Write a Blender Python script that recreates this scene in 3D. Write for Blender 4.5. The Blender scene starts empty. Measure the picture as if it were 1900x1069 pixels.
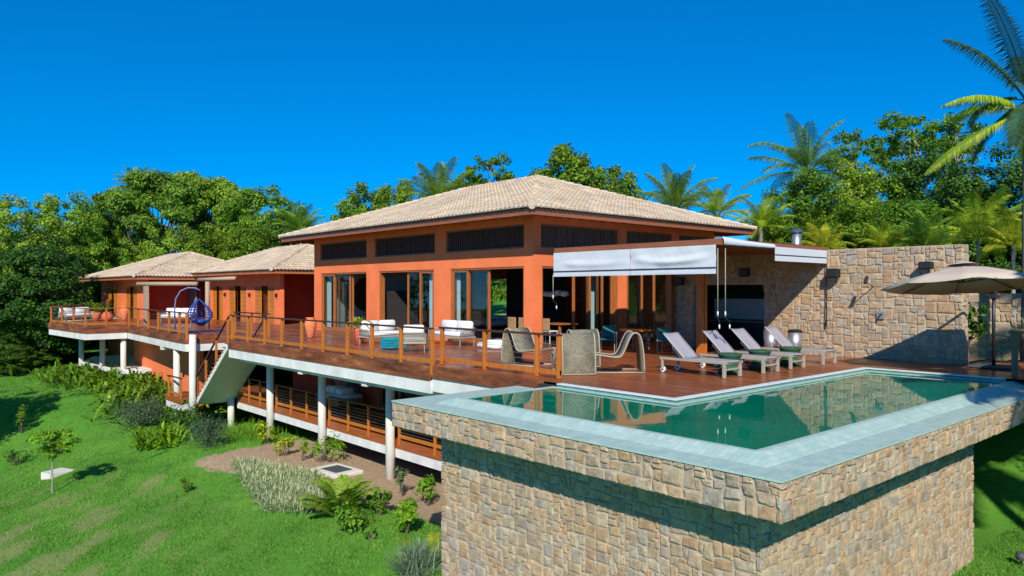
import bpy, math, random
import numpy as np
from mathutils import Vector, Matrix

S = bpy.context.scene
COL = S.collection
PI = math.pi

# ------------------------------------------------------------ camera
F_PX, CX, HZ, EYE = 1368.0, 950.0, 538.0, 2.1
FW = (0.6641227, 0.7476236)
RT = (0.7476236, -0.6641227)
CAM = (-18.110, -19.2246)
cam = bpy.data.cameras.new("camera")
cam.sensor_width = 36.0
cam.lens = F_PX / 1900.0 * 36.0
cam.shift_y = 3.5 / 1900.0
cam.clip_start = 0.1
cam.clip_end = 3000
co = bpy.data.objects.new("camera", cam)
COL.objects.link(co)
co.location = (CAM[0], CAM[1], EYE)
co.rotation_euler = (PI / 2, 0, math.atan2(-FW[0], FW[1]))
S.camera = co

# ------------------------------------------------------------ sky and sun
SUN = Vector((0.96, 1.0, -1.0)).normalized()
ELEV = math.asin(-SUN.z)
AZ = math.atan2(-SUN.x, -SUN.y)
w = bpy.data.worlds.new("World")
S.world = w
w.use_nodes = True
nt = w.node_tree
nt.nodes.clear()
sk = nt.nodes.new('ShaderNodeTexSky')
sk.sky_type = 'NISHITA'
sk.sun_disc = False
sk.sun_elevation = ELEV
sk.sun_rotation = AZ
sk.altitude = 200
sk.air_density = 1.0
sk.dust_density = 0.0
sk.ozone_density = 3.0
hs = nt.nodes.new('ShaderNodeHueSaturation')
hs.inputs['Hue'].default_value = 0.505
hs.inputs['Saturation'].default_value = 1.62
hs.inputs['Value'].default_value = 1.0
bg = nt.nodes.new('ShaderNodeBackground')
bg.inputs['Strength'].default_value = 0.13
wo = nt.nodes.new('ShaderNodeOutputWorld')
# look up the sky a little above the true direction: the tropical sky keeps its blue down to the treetops
tcw = nt.nodes.new('ShaderNodeTexCoord')
mad = nt.nodes.new('ShaderNodeVectorMath')
mad.operation = 'MULTIPLY_ADD'
mad.inputs[1].default_value = (1, 1, 1.05)
mad.inputs[2].default_value = (0, 0, 0.115)
nt.links.new(tcw.outputs['Generated'], mad.inputs[0])
nrmw = nt.nodes.new('ShaderNodeVectorMath')
nrmw.operation = 'NORMALIZE'
nt.links.new(mad.outputs[0], nrmw.inputs[0])
nt.links.new(nrmw.outputs[0], sk.inputs['Vector'])
nt.links.new(sk.outputs[0], hs.inputs['Color'])
nt.links.new(hs.outputs[0], bg.inputs['Color'])
nt.links.new(bg.outputs[0], wo.inputs['Surface'])
sl = bpy.data.lights.new("sun", 'SUN')
sl.energy = 4.2
sl.angle = math.radians(0.5)
sl.color = (1.0, 0.94, 0.84)
so = bpy.data.objects.new("sun", sl)
so.rotation_euler = SUN.to_track_quat('-Z', 'Y').to_euler()
so.location = (-30, -30, 40)
COL.objects.link(so)
S.view_settings.view_transform = 'Standard'
S.view_settings.look = 'None'
S.view_settings.exposure = 0.35
S.view_settings.gamma = 1.0
S.cycles.max_bounces = 7
S.cycles.transparent_max_bounces = 16
S.cycles.caustics_reflective = False
S.cycles.caustics_refractive = False


# ------------------------------------------------------------ placing helpers
def at(px, d):
    """ground plan point seen in picture column px at distance d"""
    l = (px - CX) / F_PX * d
    return (CAM[0] + d * FW[0] + l * RT[0], CAM[1] + d * FW[1] + l * RT[1])


def zat(py, d):
    return EYE + (HZ - py) * d / F_PX


def sstep(a, b, x):
    t = np.clip((x - a) / (b - a), 0, 1)
    return t * t * (3 - 2 * t)


def terrain(x, y):
    x = np.asarray(x, float)
    y = np.asarray(y, float)
    low = -4.2 - (0.20 - 0.14 * sstep(16, 30, y)) * np.maximum(0, -8 - x) - 0.05 * np.clip(y - 12, 0, 7) - 0.002 * np.maximum(0, -16 - x) ** 1.6
    low = low + 1.15 * sstep(17, 30, y) - 0.06 * np.maximum(0, -8.5 - x) * sstep(20, 36, y)
    low = low + 0.3 * np.sin(x * 0.35 + 1) * np.sin(y * 0.22) * sstep(-6, -10, x)
    low = low + 0.75 * sstep(-7, -14, y)
    low = np.maximum(low, -16)
    high = -0.16 + 0.09 * np.maximum(0, x - 13) + 0.0 * y
    high = np.minimum(high, 6)
    t = sstep(1.5, 7.5, x + 0.0 * y)
    far = sstep(25, 60, y)
    t = t * (1 - far) + far * sstep(2, 40, x)
    return low * (1 - t) + high * t


def tz(x, y):
    return float(terrain(x, y))


def gp(px, py):
    """where the view through a picture point meets the terrain"""
    d = 8.0
    while d < 90 and zat(py, d) > tz(*at(px, d)):
        d += 0.1
    return at(px, d)


# ------------------------------------------------------------ materials
MATS = {}


class NT:
    def __init__(self, name):
        m = bpy.data.materials.new(name)
        m.use_nodes = True
        self.m = m
        self.t = m.node_tree
        self.b = self.t.nodes['Principled BSDF']
        self.out = self.t.nodes['Material Output']
        MATS[name] = m

    def n(self, typ, **kw):
        nd = self.t.nodes.new(typ)
        for k, v in kw.items():
            if hasattr(nd, k):
                setattr(nd, k, v)
            else:
                nd.inputs[k.replace('_', ' ')].default_value = v
        return nd

    def l(self, a, b):
        self.t.links.new(a, b)

    def coord(self, scale=(1, 1, 1), rot=(0, 0, 0)):
        tc = self.n('ShaderNodeTexCoord')
        mp = self.n('ShaderNodeMapping')
        mp.inputs['Scale'].default_value = scale
        mp.inputs['Rotation'].default_value = rot
        self.l(tc.outputs['Object'], mp.inputs[0])
        return mp.outputs[0]

    def noise(self, vec, scale, detail=4, rough=0.55):
        nd = self.n('ShaderNodeTexNoise')
        nd.inputs['Scale'].default_value = scale
        nd.inputs['Detail'].default_value = detail
        nd.inputs['Roughness'].default_value = rough
        if vec is not None:
            self.l(vec, nd.inputs['Vector'])
        return nd.outputs['Fac']

    def ramp(self, fac, stops, interp='LINEAR'):
        r = self.n('ShaderNodeValToRGB')
        r.color_ramp.interpolation = interp
        e = r.color_ramp.elements
        while len(e) < len(stops):
            e.new(0.5)
        for i, (p, c) in enumerate(stops):
            e[i].position = p
            e[i].color = (c[0], c[1], c[2], 1) if len(c) == 3 else c
        self.l(fac, r.inputs[0])
        return r.outputs['Color']

    def mix(self, fac, a, b, mode='MIX'):
        mx = self.n('ShaderNodeMix', data_type='RGBA', blend_type=mode)
        for sock, v in ((mx.inputs[0], fac), (mx.inputs[6], a), (mx.inputs[7], b)):
            if isinstance(v, (int, float)):
                sock.default_value = v
            elif isinstance(v, tuple):
                sock.default_value = (v[0], v[1], v[2], 1)
            else:
                self.l(v, sock)
        return mx.outputs[2]

    def bump(self, h, strength=0.3, dist=0.02):
        b = self.n('ShaderNodeBump')
        b.inputs['Strength'].default_value = strength
        b.inputs['Distance'].default_value = dist
        self.l(h, b.inputs['Height'])
        self.l(b.outputs[0], self.b.inputs['Normal'])

    def set(self, col=None, rough=0.6, spec=0.5, metal=0.0):
        if col is not None:
            if isinstance(col, tuple):
                self.b.inputs['Base Color'].default_value = (col[0], col[1], col[2], 1)
            else:
                self.l(col, self.b.inputs['Base Color'])
        if isinstance(rough, (int, float)):
            self.b.inputs['Roughness'].default_value = rough
        else:
            self.l(rough, self.b.inputs['Roughness'])
        self.b.inputs['Specular IOR Level'].default_value = spec
        self.b.inputs['Metallic'].default_value = metal
        return self.m


def sc(c, k):
    return (c[0] * k, c[1] * k, c[2] * k)


def plain(name, col, rough=0.6, spec=0.4, metal=0.0, var=0.12, scale=3.0, bump=0.0):
    t = NT(name)
    v = t.coord()
    f = t.noise(v, scale, 5)
    c = t.ramp(f, [(0.3, sc(col, 1 - var)), (0.7, sc(col, 1 + var))])
    if bump:
        t.bump(t.noise(v, scale * 12, 4), bump, 0.01)
    return t.set(c, rough, spec, metal)


def island(name, cols, rough=0.7, spec=0.3, mottle=0.25, mscale=9.0, bump=0.4, bscale=25, bdist=0.015):
    t = NT(name)
    g = t.n('ShaderNodeNewGeometry')
    n = len(cols)
    c = t.ramp(g.outputs['Random Per Island'], [((i + 0.0) / n, cols[i]) for i in range(n)], 'CONSTANT')
    v = t.coord()
    f = t.noise(v, mscale, 6, 0.65)
    k = t.ramp(f, [(0.3, (1 - mottle,) * 3), (0.7, (1 + mottle,) * 3)])
    c = t.mix(1.0, c, k, 'MULTIPLY')
    if bump:
        t.bump(t.noise(v, bscale, 6, 0.7), bump, bdist)
    return t.set(c, rough, spec)


def woodmat(name, col, axis=2, rough=0.4, var=0.3, scale=2.0, spec=0.5):
    t = NT(name)
    s = [14.0, 14.0, 14.0]
    s[axis] = 0.9
    v = t.coord(tuple(s))
    f = t.noise(v, scale, 5, 0.6)
    c = t.ramp(f, [(0.28, sc(col, 1 - var)), (0.55, col), (0.75, sc(col, 1 + var))])
    t.bump(f, 0.15, 0.004)
    return t.set(c, rough, spec)


def leafmat(name, cols, trans=0.35, rough=0.5, clump=0.35, cscale=0.8):
    t = NT(name)
    g = t.n('ShaderNodeNewGeometry')
    n = len(cols)
    c = t.ramp(g.outputs['Random Per Island'], [(i / max(1, n - 1), cols[i]) for i in range(n)])
    v = t.coord()
    f = t.noise(v, cscale, 3)
    k = t.ramp(f, [(0.3, (1 - clump, 1 - clump, 1 - clump)), (0.7, (1 + clump, 1 + clump * 0.9, 1 + clump * 0.5))])
    c = t.mix(1.0, c, k, 'MULTIPLY')
    oi = t.n('ShaderNodeObjectInfo')
    c = t.mix(1.0, c, t.ramp(oi.outputs['Random'], [(0.0, (0.75, 0.85, 0.85)), (0.35, (1.15, 1.05, 0.85)), (0.7, (0.95, 1.1, 1.0)), (1.0, (1.35, 1.15, 0.9))]), 'MULTIPLY')
    t.set(c, rough, 0.18)
    tr = t.n('ShaderNodeBsdfTranslucent')
    t.l(t.mix(1.0, c, (1.25, 1.3, 0.55), 'MULTIPLY'), tr.inputs['Color'])
    mx = t.n('ShaderNodeMixShader')
    mx.inputs[0].default_value = trans
    t.l(t.b.outputs[0], mx.inputs[1])
    t.l(tr.outputs[0], mx.inputs[2])
    t.l(mx.outputs[0], t.out.inputs['Surface'])
    return t.m


def M(k):
    return MATS[k]


ORANGE = (0.80, 0.185, 0.055)
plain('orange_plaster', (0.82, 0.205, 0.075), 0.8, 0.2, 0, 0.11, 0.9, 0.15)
plain('shaded_orange_plaster', (0.50, 0.075, 0.035), 0.8, 0.2, 0, 0.08, 1.2, 0.12)  # house orange with the shade of sheltered walls put into its colour
plain('white_concrete', (0.70, 0.69, 0.65), 0.8, 0.2, 0, 0.14, 1.6, 0.12)
plain('cream_concrete', (0.66, 0.64, 0.57), 0.8, 0.2, 0, 0.06, 2.0, 0.08)
plain('white_wall', (0.62, 0.62, 0.62), 0.8, 0.2, 0, 0.04)
plain('grey_wall', (0.22, 0.22, 0.23), 0.8, 0.2, 0, 0.05)
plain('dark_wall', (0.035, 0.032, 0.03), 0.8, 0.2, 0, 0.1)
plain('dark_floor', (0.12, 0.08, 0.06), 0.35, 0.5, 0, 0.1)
plain('grey_ground_wall', (0.10, 0.10, 0.10), 0.9, 0.2, 0, 0.2)
plain('awning_cloth', (0.60, 0.625, 0.65), 0.75, 0.2, 0, 0.03, 1.5)
plain('navy_trim', (0.02, 0.03, 0.07), 0.6, 0.3)
plain('white_plastic', (0.8, 0.8, 0.8), 0.4, 0.5, 0, 0.03)
plain('black_plastic', (0.012, 0.012, 0.014), 0.5, 0.4)
plain('dark_metal', (0.03, 0.03, 0.033), 0.4, 0.5, 0.3)
plain('steel', (0.55, 0.56, 0.59), 0.42, 0.5, 0.85, 0.04)
plain('cable_steel', (0.4, 0.4, 0.42), 0.4, 0.5, 0.8, 0.04)
plain('beige_frame', (0.38, 0.34, 0.25), 0.45, 0.4, 0, 0.05)
plain('sling_grey', (0.33, 0.31, 0.335), 0.8, 0.2, 0, 0.06, 6)
plain('cushion_white', (0.76, 0.76, 0.75), 0.85, 0.2, 0, 0.04, 4, 0.1)
plain('green_weave', (0.035, 0.10, 0.05), 0.6, 0.3, 0, 0.3, 20)
plain('teal_weave', (0.01, 0.30, 0.38), 0.6, 0.3, 0, 0.25, 20)
plain('teal_seat', (0.01, 0.13, 0.12), 0.6, 0.3, 0, 0.15, 8)
plain('blue_weave', (0.015, 0.055, 0.27), 0.5, 0.3, 0, 0.25, 12)
plain('blue_cap', (0.05, 0.09, 0.16), 0.4, 0.5)
plain('lilac_metal', (0.20, 0.18, 0.34), 0.4, 0.4, 0, 0.05)
plain('terracotta', (0.74, 0.22, 0.08), 0.7, 0.3, 0, 0.1, 5, 0.1)
plain('red_pot', (0.72, 0.13, 0.06), 0.5, 0.4, 0, 0.1, 5)
plain('grey_weave', (0.16, 0.15, 0.14), 0.7, 0.3, 0, 0.25, 25)
plain('parasol_cloth', (0.52, 0.42, 0.33), 0.85, 0.15, 0, 0.06, 2)
plain('bark', (0.16, 0.13, 0.10), 0.9, 0.2, 0, 0.35, 4, 0.5)
plain('pale_bark', (0.30, 0.27, 0.23), 0.9, 0.2, 0, 0.3, 4, 0.5)
plain('manhole_grey', (0.07, 0.075, 0.085), 0.7, 0.3, 0, 0.15, 8)
plain('brown_wicker', (0.10, 0.055, 0.03), 0.8, 0.2, 0, 0.4, 20)
plain('tan_leather', (0.40, 0.24, 0.12), 0.6, 0.3, 0, 0.1)
plain('shell_white', (0.7, 0.66, 0.6), 0.6, 0.3, 0, 0.1)
plain('dark_rug', (0.10, 0.06, 0.16), 0.9, 0.1, 0, 0.3, 6)
woodmat('door_wood', (0.40, 0.135, 0.04), 2, 0.4)
woodmat('post_wood', (0.50, 0.155, 0.022), 2, 0.38)
woodmat('rail_wood', (0.075, 0.026, 0.016), 1, 0.4)
woodmat('beam_wood', (0.30, 0.10, 0.045), 1, 0.5)
woodmat('eave_wood', (0.45, 0.15, 0.06), 1, 0.5)
woodmat('dark_slats', (0.085, 0.045, 0.04), 2, 0.8, 0.5, 2.0, 0.12)
woodmat('pale_slats', (0.20, 0.13, 0.10), 2, 0.8, 0.4, 2.0, 0.12)
woodmat('log_wood', (0.42, 0.30, 0.20), 1, 0.7)
woodmat('shutter_wood', (0.62, 0.21, 0.03), 1, 0.4)
woodmat('wood_post_old', (0.25, 0.13, 0.06), 2, 0.6)

STONE = [(0.439, 0.319, 0.199), (0.482, 0.361, 0.24), (0.388, 0.294, 0.199), (0.464, 0.319, 0.19), (0.396, 0.336, 0.264), (0.499, 0.391, 0.268), (0.439, 0.286, 0.166), (0.464, 0.361, 0.248), (0.371, 0.294, 0.215), (0.447, 0.336, 0.215), (0.507, 0.353, 0.211), (0.422, 0.353, 0.272), (0.473, 0.336, 0.207), (0.456, 0.353, 0.231)]
island('stone', STONE, 0.85, 0.2, 0.30, 7.0, 0.9, 22, 0.03)
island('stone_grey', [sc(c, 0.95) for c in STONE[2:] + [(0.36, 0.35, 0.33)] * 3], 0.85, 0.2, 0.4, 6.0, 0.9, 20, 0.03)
plain('mortar', (0.46, 0.38, 0.29), 0.95, 0.1, 0, 0.2, 6, 0.4)
TILE = [(0.55, 0.43, 0.30), (0.59, 0.47, 0.34), (0.50, 0.39, 0.28), (0.57, 0.45, 0.31), (0.53, 0.44, 0.33), (0.59, 0.43, 0.27), (0.48, 0.40, 0.31), (0.56, 0.46, 0.34)]
island('roof_tile', TILE, 0.85, 0.2, 0.24, 0.9, 0.3, 30)

# wooden decking: boards run along y
t = NT('deck_wood')
v = t.coord()
sx = t.n('ShaderNodeSeparateXYZ')
t.l(v, sx.inputs[0])
m1 = t.n('ShaderNodeMath', operation='MULTIPLY')
t.l(sx.outputs[0], m1.inputs[0])
m1.inputs[1].default_value = 1 / 0.12
fl = t.n('ShaderNodeMath', operation='FLOOR')
t.l(m1.outputs[0], fl.inputs[0])
fr = t.n('ShaderNodeMath', operation='FRACT')
t.l(m1.outputs[0], fr.inputs[0])
off = t.n('ShaderNodeMath', operation='MULTIPLY')
t.l(fl.outputs[0], off.inputs[0])
off.inputs[1].default_value = 1.37
ys = t.n('ShaderNodeMath', operation='MULTIPLY_ADD')
t.l(sx.outputs[1], ys.inputs[0])
ys.inputs[1].default_value = 0.4
t.l(off.outputs[0], ys.inputs[2])
yf = t.n('ShaderNodeMath', operation='FLOOR')
t.l(ys.outputs[0], yf.inputs[0])
cb = t.n('ShaderNodeCombineXYZ')
t.l(fl.outputs[0], cb.inputs[0])
t.l(yf.outputs[0], cb.inputs[1])
wn = t.n('ShaderNodeTexWhiteNoise', noise_dimensions='2D')
t.l(cb.outputs[0], wn.inputs['Vector'])
c = t.ramp(wn.outputs['Value'], [(0, (0.20, 0.055, 0.020)), (0.5, (0.29, 0.082, 0.030)), (1, (0.37, 0.12, 0.046))])
v2 = t.coord((20, 1.2, 1))
gr = t.noise(v2, 1.5, 5)
c = t.mix(1.0, c, t.ramp(gr, [(0.3, (0.7, 0.7, 0.7)), (0.7, (1.25, 1.2, 1.15))]), 'MULTIPLY')
gap = t.ramp(fr.outputs[0], [(0.0, (0, 0, 0)), (0.04, (1, 1, 1)), (0.96, (1, 1, 1)), (1.0, (0, 0, 0))])
c = t.mix(1.0, c, t.ramp(fr.outputs[0], [(0.0, (0.25,) * 3), (0.05, (1,) * 3), (0.95, (1,) * 3), (1.0, (0.25,) * 3)]), 'MULTIPLY')
t.bump(gap, 0.5, 0.006)
pn = t.noise(v, 0.7, 4)
rg = t.ramp(pn, [(0.35, (0.20,) * 3), (0.7, (0.46,) * 3)])
t.set(c, rg, 0.25)

t = NT('fascia_wood')
v = t.coord((1, 0.7, 3.5))
f = t.noise(v, 1.3, 7, 0.68)
c = t.ramp(f, [(0.34, (0.085, 0.026, 0.014)), (0.48, (0.20, 0.060, 0.026)), (0.58, (0.28, 0.085, 0.034)), (0.70, (0.42, 0.19, 0.09))])
t.bump(f, 0.2, 0.006)
t.set(c, 0.55, 0.3)
woodmat('lower_fascia', (0.36, 0.09, 0.025), 1, 0.35, 0.35)

# aqua tile
t = NT('aqua_tile')
v = t.coord()
br = t.n('ShaderNodeTexBrick')
br.offset = 0.5
br.inputs['Scale'].default_value = 1.0
br.inputs['Brick Width'].default_value = 0.2
br.inputs['Row Height'].default_value = 0.1
br.inputs['Mortar Size'].default_value = 0.004
br.inputs['Color1'].default_value = (0.37, 0.51, 0.45, 1)
br.inputs['Color2'].default_value = (0.46, 0.58, 0.52, 1)
br.inputs['Mortar'].default_value = (0.30, 0.41, 0.36, 1)
br.inputs['Bias'].default_value = -0.2
t.l(v, br.inputs['Vector'])
st_ = t.ramp(t.noise(t.coord((1, 1, 1)), 5.5, 8, 0.75), [(0.64, (1, 1, 1)), (0.70, (0.8, 0.83, 0.8)), (0.76, (0.5, 0.55, 0.52))])
f = t.noise(v, 3.0, 6, 0.7)
c = t.mix(1.0, t.mix(1.0, br.outputs['Color'], st_, 'MULTIPLY'), t.ramp(f, [(0.3, (0.85, 0.9, 0.88)), (0.65, (1.08, 1.06, 1.05))]), 'MULTIPLY')
t.set(c, 0.5, 0.3)
plain('green_tile', (0.10, 0.24, 0.20), 0.3, 0.5, 0, 0.25, 6)
plain('pale_stone', (0.62, 0.68, 0.66), 0.6, 0.3, 0, 0.08, 4)

# water
t = NT('water')
v = t.coord((0.6, 0.6, 1))
f1 = t.noise(v, 2.2, 3, 0.5)
t.bump(f1, 0.05, 0.05)
c = t.ramp(t.noise(t.coord(), 0.5, 2), [(0.3, (0.0, 0.16, 0.088)), (0.7, (0.003, 0.22, 0.125))])
t.set(c, 0.02, 0.5)
t.b.inputs['IOR'].default_value = 1.40

# glass
t = NT('glass')
tr = t.n('ShaderNodeBsdfTransparent')
tr.inputs[0].default_value = (0.80, 0.86, 0.86, 1)
gl = t.n('ShaderNodeBsdfGlossy')
gl.inputs['Roughness'].default_value = 0.01
fz = t.n('ShaderNodeFresnel')
gg = t.n('ShaderNodeNewGeometry')
ri = t.n('ShaderNodeMath', operation='MULTIPLY_ADD')
t.l(gg.outputs['Backfacing'], ri.inputs[0])
ri.inputs[1].default_value = 1 / 1.45 - 1.45
ri.inputs[2].default_value = 1.45
t.l(ri.outputs[0], fz.inputs[0])
mx = t.n('ShaderNodeMixShader')
t.l(fz.outputs[0], mx.inputs[0])
t.l(tr.outputs[0], mx.inputs[1])
t.l(gl.outputs[0], mx.inputs[2])
t.l(mx.outputs[0], t.out.inputs['Surface'])

# curtain
t = NT('curtain_cloth')
t.set((0.70, 0.78, 0.78), 0.9, 0.1)

# rattan weave
t = NT('rattan')
v = t.coord((30, 30, 60))
f = t.noise(v, 1.0, 3)
v2 = t.coord((4, 4, 4))
f2 = t.noise(v2, 1.0, 2)
c = t.ramp(f, [(0.3, (0.10, 0.09, 0.06)), (0.7, (0.30, 0.27, 0.19))])
c = t.mix(1.0, c, t.ramp(f2, [(0.35, (0.8, 0.8, 0.8)), (0.65, (1.15, 1.15, 1.15))]), 'MULTIPLY')
t.bump(f, 0.6, 0.01)
t.set(c, 0.7, 0.3)

# ground: lawn with dry patches, sandy soil near the house
t = NT('lawn_ground')
v = t.coord()
n1 = t.noise(v, 0.25, 5, 0.6)
n2 = t.noise(t.coord((2.0, 0.5, 1), (0, 0, 0.5)), 0.9, 6, 0.7)
grass = t.ramp(n1, [(0.3, (0.07, 0.22, 0.022)), (0.5, (0.10, 0.28, 0.03)), (0.7, (0.16, 0.33, 0.045))])
da = t.n('ShaderNodeAttribute')
da.attribute_name = 'dry'
dm = t.n('ShaderNodeMath', operation='MULTIPLY_ADD')
t.l(n2, dm.inputs[0])
dm.inputs[1].default_value = 0.9
t.l(da.outputs['Fac'], dm.inputs[2])
dry = t.ramp(dm.outputs[0], [(0.62, (0, 0, 0)), (1.0, (1, 1, 1))])
sx = t.n('ShaderNodeSeparateXYZ')
t.l(v, sx.inputs[0])
fine = t.noise(v, 9.0, 6, 0.7)
soilc = t.ramp(fine, [(0.3, (0.26, 0.18, 0.11)), (0.5, (0.42, 0.29, 0.18)), (0.7, (0.50, 0.41, 0.31))])
c = t.mix(dry, grass, t.mix(0.45, (0.30, 0.26, 0.12), grass))
at_ = t.n('ShaderNodeAttribute')
at_.attribute_name = 'soil'
sn = t.n('ShaderNodeMath', operation='ADD')
t.l(at_.outputs['Fac'], sn.inputs[0])
wob = t.n('ShaderNodeMath', operation='MULTIPLY_ADD')
t.l(t.noise(v, 1.3, 5), wob.inputs[0])
wob.inputs[1].default_value = 1.0
wob.inputs[2].default_value = -0.5
t.l(wob.outputs[0], sn.inputs[1])
sm = t.ramp(sn.outputs[0], [(0.42, (0, 0, 0)), (0.56, (1, 1, 1))])
c = t.mix(sm, c, soilc)
t.bump(t.noise(v, 14, 6, 0.8), 0.8, 0.05)
t.set(c, 0.95, 0.1)

leafmat('grass_blade', [(0.06, 0.19, 0.025), (0.10, 0.25, 0.035), (0.16, 0.30, 0.05), (0.26, 0.36, 0.08)], 0.3, 0.6, 0.32, 0.35)
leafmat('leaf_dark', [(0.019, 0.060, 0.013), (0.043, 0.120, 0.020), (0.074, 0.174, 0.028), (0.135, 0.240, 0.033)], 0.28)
leafmat('leaf_mid', [(0.041, 0.102, 0.013), (0.088, 0.198, 0.020), (0.149, 0.282, 0.024), (0.270, 0.372, 0.039)], 0.35)
leafmat('leaf_olive', [(0.074, 0.163, 0.021), (0.149, 0.283, 0.029), (0.242, 0.382, 0.040), (0.378, 0.481, 0.080)], 0.35)
leafmat('leaf_bright', [(0.117, 0.260, 0.015), (0.196, 0.383, 0.025), (0.332, 0.470, 0.047)], 0.4)
leafmat('leaf_lime', [(0.274, 0.383, 0.019), (0.431, 0.522, 0.032), (0.626, 0.626, 0.064)], 0.4)
leafmat('leaf_grey', [(0.065, 0.123, 0.072), (0.102, 0.160, 0.094), (0.145, 0.203, 0.123)], 0.25)
leafmat('leaf_blue', [(0.116, 0.217, 0.174), (0.189, 0.290, 0.246), (0.290, 0.392, 0.334)], 0.25)
leafmat('leaf_variegated', [(0.100, 0.170, 0.060), (0.320, 0.380, 0.220), (0.500, 0.530, 0.380), (0.420, 0.450, 0.300)], 0.25, 0.6, 0.1)
leafmat('palm_leaf', [(0.085, 0.19, 0.022), (0.15, 0.28, 0.03), (0.27, 0.38, 0.05)], 0.3)
leafmat('palm_lime', [(0.196, 0.313, 0.024), (0.313, 0.418, 0.032), (0.509, 0.487, 0.047)], 0.35)
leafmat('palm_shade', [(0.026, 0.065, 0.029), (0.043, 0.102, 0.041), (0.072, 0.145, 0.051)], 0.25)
leafmat('dry_frond', [(0.587, 0.383, 0.096), (0.783, 0.557, 0.144), (0.979, 0.661, 0.160)], 0.3)


# ------------------------------------------------------------ objects
def rotm(rz):
    return Matrix.Rotation(rz, 4, 'Z')


def link(o, parent=None):
    COL.objects.link(o)
    if parent is not None:
        o.parent = parent
    return o


def thing(name, label, cat, loc=(0, 0, 0), rz=0.0, group=None):
    o = bpy.data.objects.new(name, None)
    o.empty_display_size = 0.2
    o.location = loc
    o.rotation_euler = (0, 0, rz)
    o['label'] = label
    o['category'] = cat
    if group:
        o['group'] = group
    return link(o)


def tag(o, label, cat, group=None, kind=None):
    o['label'] = label
    o['category'] = cat
    if group:
        o['group'] = group
    if kind:
        o['kind'] = kind
    return o


def clone(root, loc, rz=None, label=None, scale=None, group=None):
    r = root.copy()
    COL.objects.link(r)
    r.location = loc
    if rz is not None:
        r.rotation_euler = (0, 0, rz)
    if scale is not None:
        r.scale = scale if isinstance(scale, tuple) else (scale,) * 3
    if label:
        r['label'] = label
    if group:
        r['group'] = group
    for ch in list(root.children):
        c = ch.copy()
        COL.objects.link(c)
        c.parent = r
        for g in list(ch.children):
            d = g.copy()
            COL.objects.link(d)
            d.parent = c
    return r


def mesh_np(name, V, Fq):
    me = bpy.data.meshes.new(name)
    V = np.asarray(V, np.float32).reshape(-1, 3)
    Fq = np.asarray(Fq, np.int32)
    k = Fq.shape[1]
    nf = len(Fq)
    me.vertices.add(len(V))
    me.vertices.foreach_set('co', V.ravel())
    me.loops.add(nf * k)
    me.loops.foreach_set('vertex_index', Fq.ravel())
    me.polygons.add(nf)
    me.polygons.foreach_set('loop_start', np.arange(nf, dtype=np.int32) * k)
    me.update(calc_edges=True)
    return me


def obj(name, me, mat, parent=None, kind=None):
    o = bpy.data.objects.new(name, me)
    me.materials.append(MATS[mat])
    if kind:
        o['kind'] = kind
    return link(o, parent)


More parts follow.
